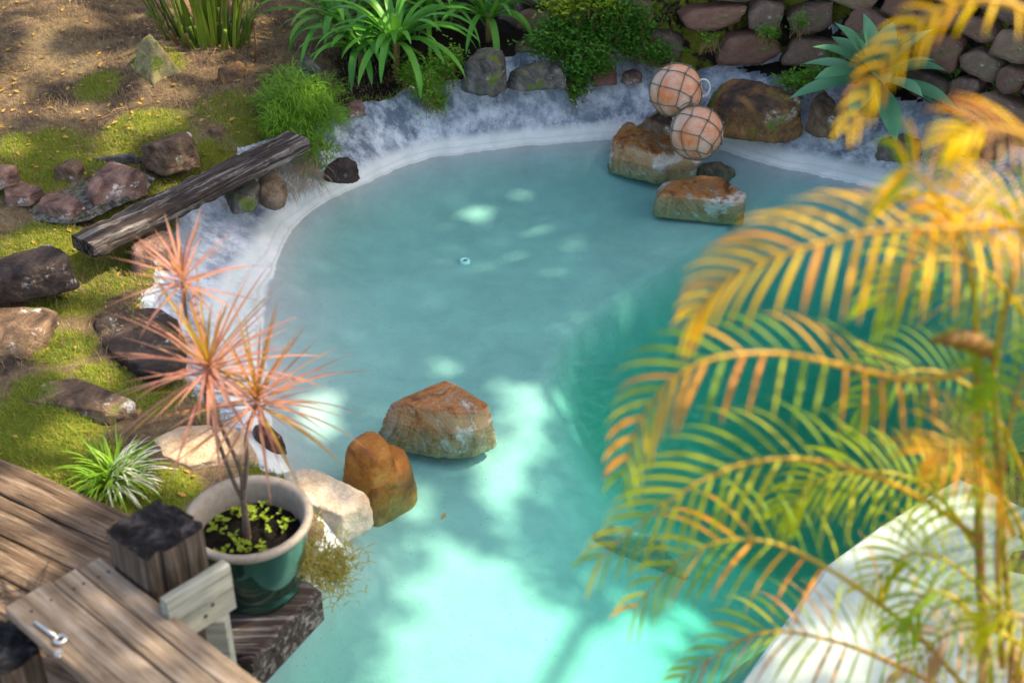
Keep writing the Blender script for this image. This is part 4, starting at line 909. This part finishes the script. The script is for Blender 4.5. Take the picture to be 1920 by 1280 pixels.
# twigs and dry stems on the bank
mb = MB(); rg = random.Random(21)
for i in range(150):
    u = rg.uniform(-20, 660) if i < 60 else rg.uniform(380, 620); v_ = rg.uniform(0, 300) if i < 60 else rg.uniform(30, 300)
    q = P(u, v_, .44); z = top1(q.x, q.y)
    if z < .25: continue
    q = P(u, v_, z); q.z = z+.012; az = rg.random()*6.28; L = .04+.16*rg.random()**2
    tube(mb, [q, q+Vector((math.cos(az), math.sin(az), .2*rg.random()))*L*.5+Vector((0, 0, .01*rg.random())), q+Vector((math.cos(az+.3), math.sin(az+.3), .25*rg.random()))*L], [.003, .0025, .0012], 4)
o = mb.build('twig_litter', lf_reedd); tag(o, 'dry twigs and stems scattered over the bank', 'twigs', kind='stuff')
sm = MB(); tube(sm, [P(478, 135, .36), P(480, 95, .52), P(477, 50, .70)], [.009, .008, .006], 7); o = sm.build('dry_stalk', lf_reedd); tag(o, 'upright dry stalk standing on the bank beside the reed clump', 'stalk')
# dry roots and fibres hanging over the rim under the sleeper
mb = MB(); rg = random.Random(5)
for i in range(700):
    u = rg.uniform(440, 600); v_ = rg.uniform(300, 385)-(u-440)*.25; q = P(u, v_, .24-.0006*(v_-300)); az = rg.uniform(-2.6, -.4)
    ribbon(mb, blade_pts(q, az, .2+.5*rg.random(), .06+.08*rg.random(), 1.8, 4), [.003, .003, .0025, .002, .0005], (-math.sin(az), math.cos(az), 0), .1)
o = mb.build('dry_fibre', gr_dry); tag(o, 'brown dry grass and roots hanging over the rim beneath the sleeper', 'dry grass', kind='stuff')
mb = MB()
for i in range(900):
    u = rg.gauss(612, 26); v_ = rg.gauss(1062, 24); q = P(u, v_, .14+.02*rg.random()); az = rg.random()*6.28
    ribbon(mb, blade_pts(q, az, .3+.9*rg.random(), .03+.035*rg.random(), 1.5, 3), [.004, .004, .003, .0005], (-math.sin(az), math.cos(az), 0), .1)
o = mb.build('moss_tuft', gr_yel); tag(o, 'yellow-green moss tuft at the water edge right of the pot', 'moss')

mb = MB(); rg = random.Random(77); cs = []
for i in range(420):
    q = P(rg.uniform(-40, 560), rg.uniform(0, 330) if i < 330 else rg.uniform(330, 900), .4); z = top1(q.x, q.y)
    if z > .16: cs.append(Vector((q.x, q.y, z+.008)))
small_leaves(mb, cs, .032, rg, .35); o = mb.build('leaf_litter', lf_dead, smooth=False); tag(o, 'fallen brown leaves scattered over the lawn and bank', 'leaf litter', kind='stuff')
# nails in the deck and rail
m_nail = flat_mat('rusty_nail', (.05, .035, .028), .6, .6, bs=0)
for k in range(4):
    c0 = o0-DN*(.075+.152*k)-DD*.38
    for sg in (-.04, .04):
        q = c0+DN*sg; q.z = .2885; mb = MB(); tube(mb, [q, q+Vector((0, 0, .004))], .005, 8); mb.build('nail', m_nail, deck)
for k in range(3):
    (a0, a1), (b0, b1) = e0[k], e0[k+1]
    for f in (.3, .7):
        q = P(*a0, ZR).lerp(P(*b0, ZR), f)+RD*.07; q.z = ZR+.003*k-.001; mb = MB(); tube(mb, [q, q+Vector((0, 0, .003))], .0045, 8); mb.build('nail', m_nail, rail)

# ------------------------------------------------------------------ areca palm close to the camera
lp = {'y': leaf_mat('palm_yellow', [(.72, .30, .0), (.80, .44, .002), (.70, .50, .004)], .5, .5, spec=.25), 'o': leaf_mat('palm_orange', [(.48, .15, .006), (.58, .25, .008), (.50, .33, .01)], .45, .5, spec=.25),
      'g': leaf_mat('palm_green', [(.07, .17, .006), (.17, .30, .008), (.40, .42, .01)], .5, .5, spec=.25), 'b': leaf_mat('palm_brown', [(.20, .10, .05), (.32, .16, .06), (.36, .22, .10)], .35, .5)}
m_rach = leaf_mat('palm_rachis', [(.36, .16, .02), (.40, .24, .02), (.30, .26, .02)], .1, .4); m_cane = flat_mat('palm_cane', (.32, .17, .05), .5, ns=18, var=.5)
root0 = PD(1838, 1280, 2.45)
palm = thing('areca_palm', 'out-of-focus areca palm with yellow, orange and green fronds on the right', 'palm', (root0.x, root0.y, 0.0))
count = [0]
def frond(pts, LL, mats, n_, seed, lean=.6, droop=1.0, wid=.0080, start=.12, nv=(0, -.35, .94), vee=.15):
    rg = random.Random(seed); c = crom([tuple(PD(*p)) for p in pts], 10); c = [Vector(q) for q in c]; m = len(c); mb = MB()
    tube(mb, c, [.0075*(1-.8*i/(m-1)) for i in range(m)], 7); fr = mb.build('frond', m_rach, palm); rest = MB()
    for i in range(n_):
        f = start+(1-start)*(i+.5)/n_; x = f*(m-1); k = min(int(x), m-2); p = c[k].lerp(c[k+1], x-k); t_ = (c[k+1]-c[k]).normalized(); s0 = t_.cross(Vector(nv)).normalized(); up = s0.cross(t_)
        for sg in (-1, 1):
            sp = lean*(1+.9*f**3)+.15*(rg.random()-.5); d = (s0*sg*(1-.35*f)+t_*sp+up*vee+Vector((0, 0, .12*(rg.random()-.3)))).normalized()
            L = LL*(.55+.75*math.sin(math.pi*min(1, f*.8+.18)))*(.88+.24*rg.random()); q = p.copy(); P_ = [q.copy()]; e = d.copy()
            for j in range(6): e = (e+Vector((0, 0, -1))*droop*.11*(j*.5+.3)).normalized(); q = q+e*L/6; P_.append(q.copy())
            w_ = wid*(.8+.4*rg.random()); W = [w_*.4, w_*.85, w_, w_, w_*.85, w_*.5, .001]; mt = lp[rg.choice(mats)]
            if count[0] < 290:
                mb = MB(); ribbon(mb, P_, W, up.cross(d), .35); mb.build('leaflet', mt, fr); count[0] += 1
            else:
                mb = rest if True else None; ribbon(rest, P_, W, up.cross(d), .35)
    if rest.v: o = rest.build('leaflets', lp[mats[0]], fr); tag(o, kind='stuff')
D0 = 2.2
frond([(2020, 470, 2.3), (1920, 425, 2.2), (1790, 428, 2.1), (1650, 432, 2.05), (1500, 468, 2.0), (1370, 520, 2.0), (1300, 590, 2.02)], .135, 'yyyo', 22, 1)
frond([(1835, 690, 2.4), (1720, 712, 2.3), (1600, 690, 2.22), (1450, 662, 2.15), (1310, 682, 2.1), (1215, 765, 2.08), (1168, 890, 2.1)], .13, 'gogo', 21, 2)
frond([(1835, 1010, 2.45), (1720, 930, 2.35), (1560, 868, 2.25), (1400, 868, 2.2), (1260, 935, 2.15), (1125, 1045, 2.15)], .15, 'gggg', 21, 3)
frond([(1990, 60, 2.2), (1880, 5, 2.15), (1775, 15, 2.15), (1690, 80, 2.15), (1632, 160, 2.15), (1590, 240, 2.15)], .065, 'yoy', 13, 4, wid=.007)
frond([(1845, 1330, 2.45), (1720, 1190, 2.4), (1560, 1070, 2.32), (1420, 1012, 2.3), (1290, 1040, 2.3), (1190, 1140, 2.32)], .16, 'gggo', 19, 5)
frond([(1850, 1330, 2.5), (1700, 1255, 2.45), (1560, 1200, 2.4), (1420, 1188, 2.4), (1280, 1270, 2.4)], .14, 'gggb', 20, 6)
frond([(1830, 660, 2.4), (1825, 540, 2.3), (1790, 420, 2.2), (1730, 335, 2.15), (1690, 315, 2.12)], .15, 'ygg', 20, 7, nv=(0, -.9, .4))
frond([(2010, 330, 2.2), (1930, 262, 2.1), (1850, 238, 2.05), (1790, 262, 2.03)], .09, 'yob', 13, 8, wid=.008)
frond([(1840, 1040, 2.45), (1760, 930, 2.5), (1660, 885, 2.5), (1540, 900, 2.5), (1470, 960, 2.5)], .13, 'gyg', 22, 9)
frond([(1880, 1250, 2.3), (1870, 1050, 2.25), (1880, 880, 2.2), (1910, 730, 2.15), (1960, 620, 2.1)], .16, 'ggy', 24, 10, nv=(0, -.9, .4))
frond([(1860, 700, 2.4), (1880, 600, 2.3), (1910, 480, 2.2), (1950, 400, 2.2)], .15, 'gyo', 20, 11, nv=(0, -.9, .4))
frond([(1860, 1320, 2.45), (1850, 1200, 2.35), (1800, 1130, 2.3), (1740, 1110, 2.3), (1690, 1170, 2.3)], .14, 'gog', 18, 14)
frond([(1900, 1300, 2.3), (1930, 1150, 2.2), (1960, 1050, 2.1)], .16, 'gyg', 14, 15, nv=(0, -.9, .4))
frond([(1900, 1000, 2.3), (1850, 880, 2.2), (1800, 830, 2.15), (1740, 850, 2.12)], .12, 'ogy', 16, 16)
frond([(1930, 1320, 2.6), (1880, 1160, 2.55), (1790, 1060, 2.5), (1700, 1040, 2.5), (1630, 1100, 2.5)], .14, 'gyo', 20, 21)
frond([(1935, 930, 2.6), (1860, 770, 2.5), (1780, 705, 2.45), (1690, 700, 2.4), (1610, 760, 2.4)], .13, 'gbo', 15, 22)
frond([(1990, 720, 2.5), (1900, 560, 2.4), (1810, 490, 2.35), (1720, 500, 2.3), (1650, 570, 2.3)], .14, 'ggy', 16, 23)
frond([(1960, 1120, 2.55), (1900, 960, 2.5), (1830, 890, 2.45), (1760, 905, 2.4)], .12, 'ggo', 18, 24)
frond([(1960, 1240, 2.4), (1860, 1180, 2.35), (1770, 1190, 2.3), (1700, 1270, 2.3)], .12, 'bog', 18, 25)
frond([(1980, 560, 2.3), (1920, 440, 2.25), (1850, 385, 2.2), (1770, 400, 2.2)], .12, 'yyo', 18, 26)
frond([(1990, 1000, 2.3), (1950, 830, 2.25), (1900, 740, 2.2), (1850, 720, 2.2)], .13, 'gob', 16, 27, nv=(0, -.9, .4))
frond([(2010, 1280, 2.3), (1960, 1200, 2.25), (1900, 1150, 2.2), (1840, 1170, 2.2)], .12, 'gyg', 16, 28)
mb = MB(); q0 = PD(1872, 668, 2.38); q1 = PD(1740, 640, 2.3); lt = [0, .15, .35, .6, .8, 1]; tube(mb, [q0.lerp(q1, k)+Vector((0, 0, .02*math.sin(k*3.1))) for k in lt], [.008, .016, .022, .020, .012, .002], 10); mb.build('dry_sheath', lp['b'], palm)
def cane(pts, r_):
    c = crom([tuple(p) for p in pts], 12); mb = MB(); rr = []
    for i in range(len(c)): rr.append(r_*(1.0+(.12 if i % 6 == 0 else 0))*(1-.25*i/len(c)))
    tube(mb, c, rr, 10); mb.build('cane', m_cane, palm)
cane([(root0.x, root0.y, -.05), (root0.x, root0.y, .6), tuple(PD(1840, 1290, 2.45)), tuple(PD(1836, 1000, 2.43)), tuple(PD(1833, 690, 2.4)), tuple(PD(1832, 640, 2.4))], .013)
cane([(root0.x+.1, root0.y+.08, -.05), (root0.x+.09, root0.y+.06, .7), tuple(PD(1895, 1290, 2.42)), tuple(PD(1880, 1000, 2.4)), tuple(PD(1862, 700, 2.4))], .010)
cane([(root0.x+.22, root0.y-.05, -.05), (root0.x+.24, root0.y-.03, .8), tuple(PD(2050, 1100, 2.35)), tuple(PD(2030, 700, 2.3)), tuple(PD(2010, 340, 2.2)), tuple(PD(1995, 70, 2.0))], .012)

# ------------------------------------------------------------------ unseen tree right of the frame, crown gaps cut to place the sun patches
def sunproj(p): p = Vector(p); return p-SUN*(p.z/SUN.z)
LIT = []
def lit_poly(px, z): LIT.append([tuple(sunproj(P(u, v_, z)))[:2] for u, v_ in px])
def lit_blob(u, v_, z, rx, ry=None):
    c = sunproj(P(u, v_, z)); ry = ry or rx; LIT.append([(c.x+rx*math.cos(a_)*(1+.25*math.sin(3*a_+u)), c.y+ry*math.sin(a_)*(1+.2*math.cos(2*a_+v_))) for a_ in np.linspace(0, 6.283, 14)[:-1]])
lit_poly([(868, 780), (985, 762), (1012, 800), (985, 900), (955, 980), (940, 1060), (1000, 1120), (1120, 1140), (1240, 1110), (1330, 1075), (1400, 1100), (1340, 1190), (1300, 1300), (1290, 1420), (560, 1420), (640, 1270), (690, 1140), (720, 1050), (770, 960), (800, 880), (870, 870)], -.35)
lit_poly([(1078, 655), (1102, 650), (1062, 760), (1035, 830), (1015, 815)], -.3)
lit_poly([(1150, 1010), (1215, 1000), (1240, 1040), (1160, 1060)], -.2)
lit_poly([(1790, 895), (1640, 960), (1530, 1060), (1545, 1068), (1700, 1020), (1850, 960)], .07); lit_poly([(1470, 1160), (1600, 1140), (1760, 1095), (1700, 1200), (1640, 1300), (1380, 1300)], .07)
lit_poly([(300, 810), (420, 800), (480, 845), (370, 905), (300, 880)], .25); lit_poly([(520, 890), (590, 880), (700, 950), (650, 985), (560, 960)], .2)
lit_poly([(660, 815), (740, 830), (740, 900), (690, 900)], .25); lit_poly([(860, 730), (930, 790), (920, 840), (880, 830)], .15)
lit_poly([(540, 760), (640, 730), (650, 800), (560, 850)], -.1)
lit_poly([(180, 830), (270, 850), (280, 910), (170, 900)], .3)
for p_, r_ in ((h1, .22), (h2, .2), (h3, .2)):
    c = sunproj(p_); LIT.append([(c.x+r_*math.cos(a_), c.y+r_*math.sin(a_)*.8) for a_ in np.linspace(0, 6.283, 12)[:-1]])
lit_poly([(350, 900), (460, 880), (580, 920), (590, 1000), (560, 1060), (470, 900)], .52)
lit_poly([(390, 1060), (440, 1060), (440, 1160), (380, 1160)], .72); lit_poly([(98, 1091), (150, 1066), (330, 1200), (560, 1400), (330, 1290)], .74)
lit_poly([(560, 1110), (600, 1105), (580, 1140), (540, 1150)], .2)
for u, v_, z, r_ in [(275, 232, .43, .13), (80, 50, .5, .2), (140, 20, .5, .15), (190, 250, .43, .05), (170, 275, .43, .06), (80, 450, .34, .16), (30, 480, .38, .12), (10, 600, .32, .16), (225, 765, .3, .07), (60, 915, .29, .22), (20, 1010, .29, .12), (90, 1045, .29, .08), (250, 165, .45, .05), (20, 320, .45, .07),
                     (330, 360, .3, .05), (290, 400, .42, .05), (180, 480, .38, .06), (240, 545, .2, .10), (350, 300, .45, .05), (225, 380, .45, .04), (260, 590, .2, .05),
                     (898, 399, -.15, .10), (1012, 432, -.15, .07), (950, 472, -.15, .075), (900, 495, -.15, .06), (838, 686, -.15, .07), (1215, 545, -.15, .04)]:
    lit_blob(u, v_, z, r_, r_*.8)
r_ = np.random.RandomState(12); N = 150000
gx = r_.uniform(-5.2, 3.8, N); gy = r_.uniform(.4, 11.5, N); hh = r_.uniform(7.5, 10.5, N)
lit = np.zeros(N, bool)
for u, v_, z, rr in [(700, 60, .6, .16), (800, 90, .5, .10), (560, 200, .4, .12), (1090, 80, .5, .12), (390, 40, .8, .2), (1380, 60, .55, .10), (1420, 190, .4, .10), (1700, 120, .5, .14), (950, 110, .45, .07), (620, 150, .42, .08)]: lit_blob(u, v_, z, rr, rr*.7)
jt = r_.normal(size=N)
for poly in LIT:
    q_ = np.ptp(np.array(poly), axis=0).max(); m_ = sdf(gx, gy, poly) < .01+jt*(.08 if q_ > .7 else .012)
    if q_ > 1.2: m_ &= fbm(gx*.8+gy*.6, (gy*.8-gx*.6)*.35, 3.0, 3, 17) > .22      # leaves kept in streaks to break up the big sun patches
    lit |= m_
lit |= (fbm(gx, gy, 4.0, 2, 91) > .57) & (gx < -1.75)
lit |= (gy < 2.7) & (fbm(gx, gy, 2.2, 2, 55) > .47)
edge_ = ((gx+.7)/4.5)**2+((gy-6)/5.6)**2 > 1
k = ~(lit | edge_); gx, gy, hh = gx[k], gy[k], hh[k]; n1 = len(gx)
cx_ = gx+SUN.x/SUN.z*hh; cy_ = gy+SUN.y/SUN.z*hh; ctr = np.stack([cx_, cy_, hh], 1)
ax = r_.normal(size=(n1, 3)); ax[:, 2] *= .6; ax /= np.linalg.norm(ax, axis=1)[:, None]; bx = np.cross(ax, r_.normal(size=(n1, 3))*np.array([.5, .5, 1])); bx /= np.linalg.norm(bx, axis=1)[:, None]+1e-9
L = r_.uniform(.055, .085, n1)[:, None]; V = np.stack([ctr-ax*L, ctr-bx*L*.45, ctr+ax*L, ctr+bx*L*.45], 1).reshape(-1, 3); i = np.arange(n1)*4
tree = thing('unseen_shade_tree', 'unseen leafy tree right of the pool with its crown shaped to throw the dappled shade', 'tree', (9.2, 11.0, .3))
me = bpy.data.meshes.new('crown'); me.from_pydata((V-np.array((9.2, 11.0, .3))).tolist(), [], [(a, a+1, a+2, a+3) for a in i.tolist()]); me.materials.append(leaf_mat('tree_leaf', [(.04, .09, .015), (.07, .14, .02), (.10, .18, .03)], .3))
o = bpy.data.objects.new('crown', me); COL.objects.link(o); o.parent = tree
m_trunk = rock_mat('tree_bark', [(.05, .04, .03), (.12, .095, .07), (.2, .165, .13)], 8, bs=1.0)
mb = MB(); tube(mb, crom([(9.2, 11.0, .2), (9.1, 10.9, 2.0), (8.8, 10.6, 4.5), (8.2, 10.0, 6.6), (7.6, 9.2, 8.6)], 6), list(np.linspace(.30, .12, 25)), 12); mb.build('trunk', m_trunk, tree)
for e in ((4.5, 7.0, 8.6), (8.6, 6.5, 9.2), (3.8, 10.0, 8.4), (10.0, 9.6, 9.4), (6.6, 4.6, 8.8)):
    mb = MB(); a = Vector((8.2, 10.0, 6.6)); e = Vector(e); tube(mb, crom([tuple(a), tuple(a.lerp(e, .5)+Vector((0, 0, .35))), tuple(e)], 8), list(np.linspace(.09, .02, 17)), 8); mb.build('limb', m_trunk, tree)

# ------------------------------------------------------------------ unseen trees added behind the stone wall so the water mirrors dark leaves, not sky
lf_back = leaf_mat('dark_tree_leaf', [(.025, .06, .012), (.05, .10, .02), (.09, .15, .03)], .3)
def back_tree(x, y, h, rad, label, seed):
    z0 = gz1(x, y); root = thing('added_tree', label, 'tree', (x, y, z0), 'unseen trees added behind the wall for the water to mirror'); q = np.random.RandomState(seed)
    mb = MB(); tube(mb, [(x, y, z0-.1), (x+.1, y, z0+h*.3), (x-.1, y+.1, z0+h*.75)], [.18, .14, .05], 10); mb.build('trunk', m_trunk, root)
    for k in range(4):
        a_ = k*1.7+seed; mb = MB(); tube(mb, [(x+.05, y, z0+h*(.3+.08*k)), (x+math.cos(a_)*rad*.6, y+math.sin(a_)*rad*.6, z0+h*(.5+.08*k))], [.07, .02], 7); mb.build('limb', m_trunk, root)
    ncl = 46; cl = q.normal(size=(ncl, 3)); cl /= np.linalg.norm(cl, axis=1)[:, None]; cl = cl*q.uniform(.45, 1, (ncl, 1))*np.array((rad, rad, h*.42))+np.array((0, 0, h*.60))
    n1 = 9000; c = cl[q.randint(0, ncl, n1)]+q.normal(size=(n1, 3))*rad*.17; ax = q.normal(size=(n1, 3)); ax /= np.linalg.norm(ax, axis=1)[:, None]; bx = np.cross(ax, q.normal(size=(n1, 3))); bx /= np.linalg.norm(bx, axis=1)[:, None]+1e-9
    L = q.uniform(.09, .16, (n1, 1)); V = np.stack([c-ax*L, c-bx*L*.45, c+ax*L, c+bx*L*.45], 1).reshape(-1, 3)
    me = bpy.data.meshes.new('crown'); me.from_pydata(V.tolist(), [], [(a, a+1, a+2, a+3) for a in range(0, 4*n1, 4)]); me.materials.append(lf_back); o = bpy.data.objects.new('crown', me); COL.objects.link(o); o.parent = root
for k, (x, y, h, rad, lab) in enumerate([(-4.6, 14.5, 7.5, 2.4, 'broad dark unseen tree added on the slope far behind the reed clump'), (-.9, 15.5, 9.0, 2.6, 'tallest dark unseen tree added on the slope behind the strap-leaved lilies'), (2.6, 14.2, 7.2, 2.3, 'round dark unseen tree added on the slope behind the floats'), (6.0, 16.0, 9.0, 2.6, 'dark unseen tree added on the slope behind the large agave')]):
    back_tree(x, y, h, rad, lab, 60+k)
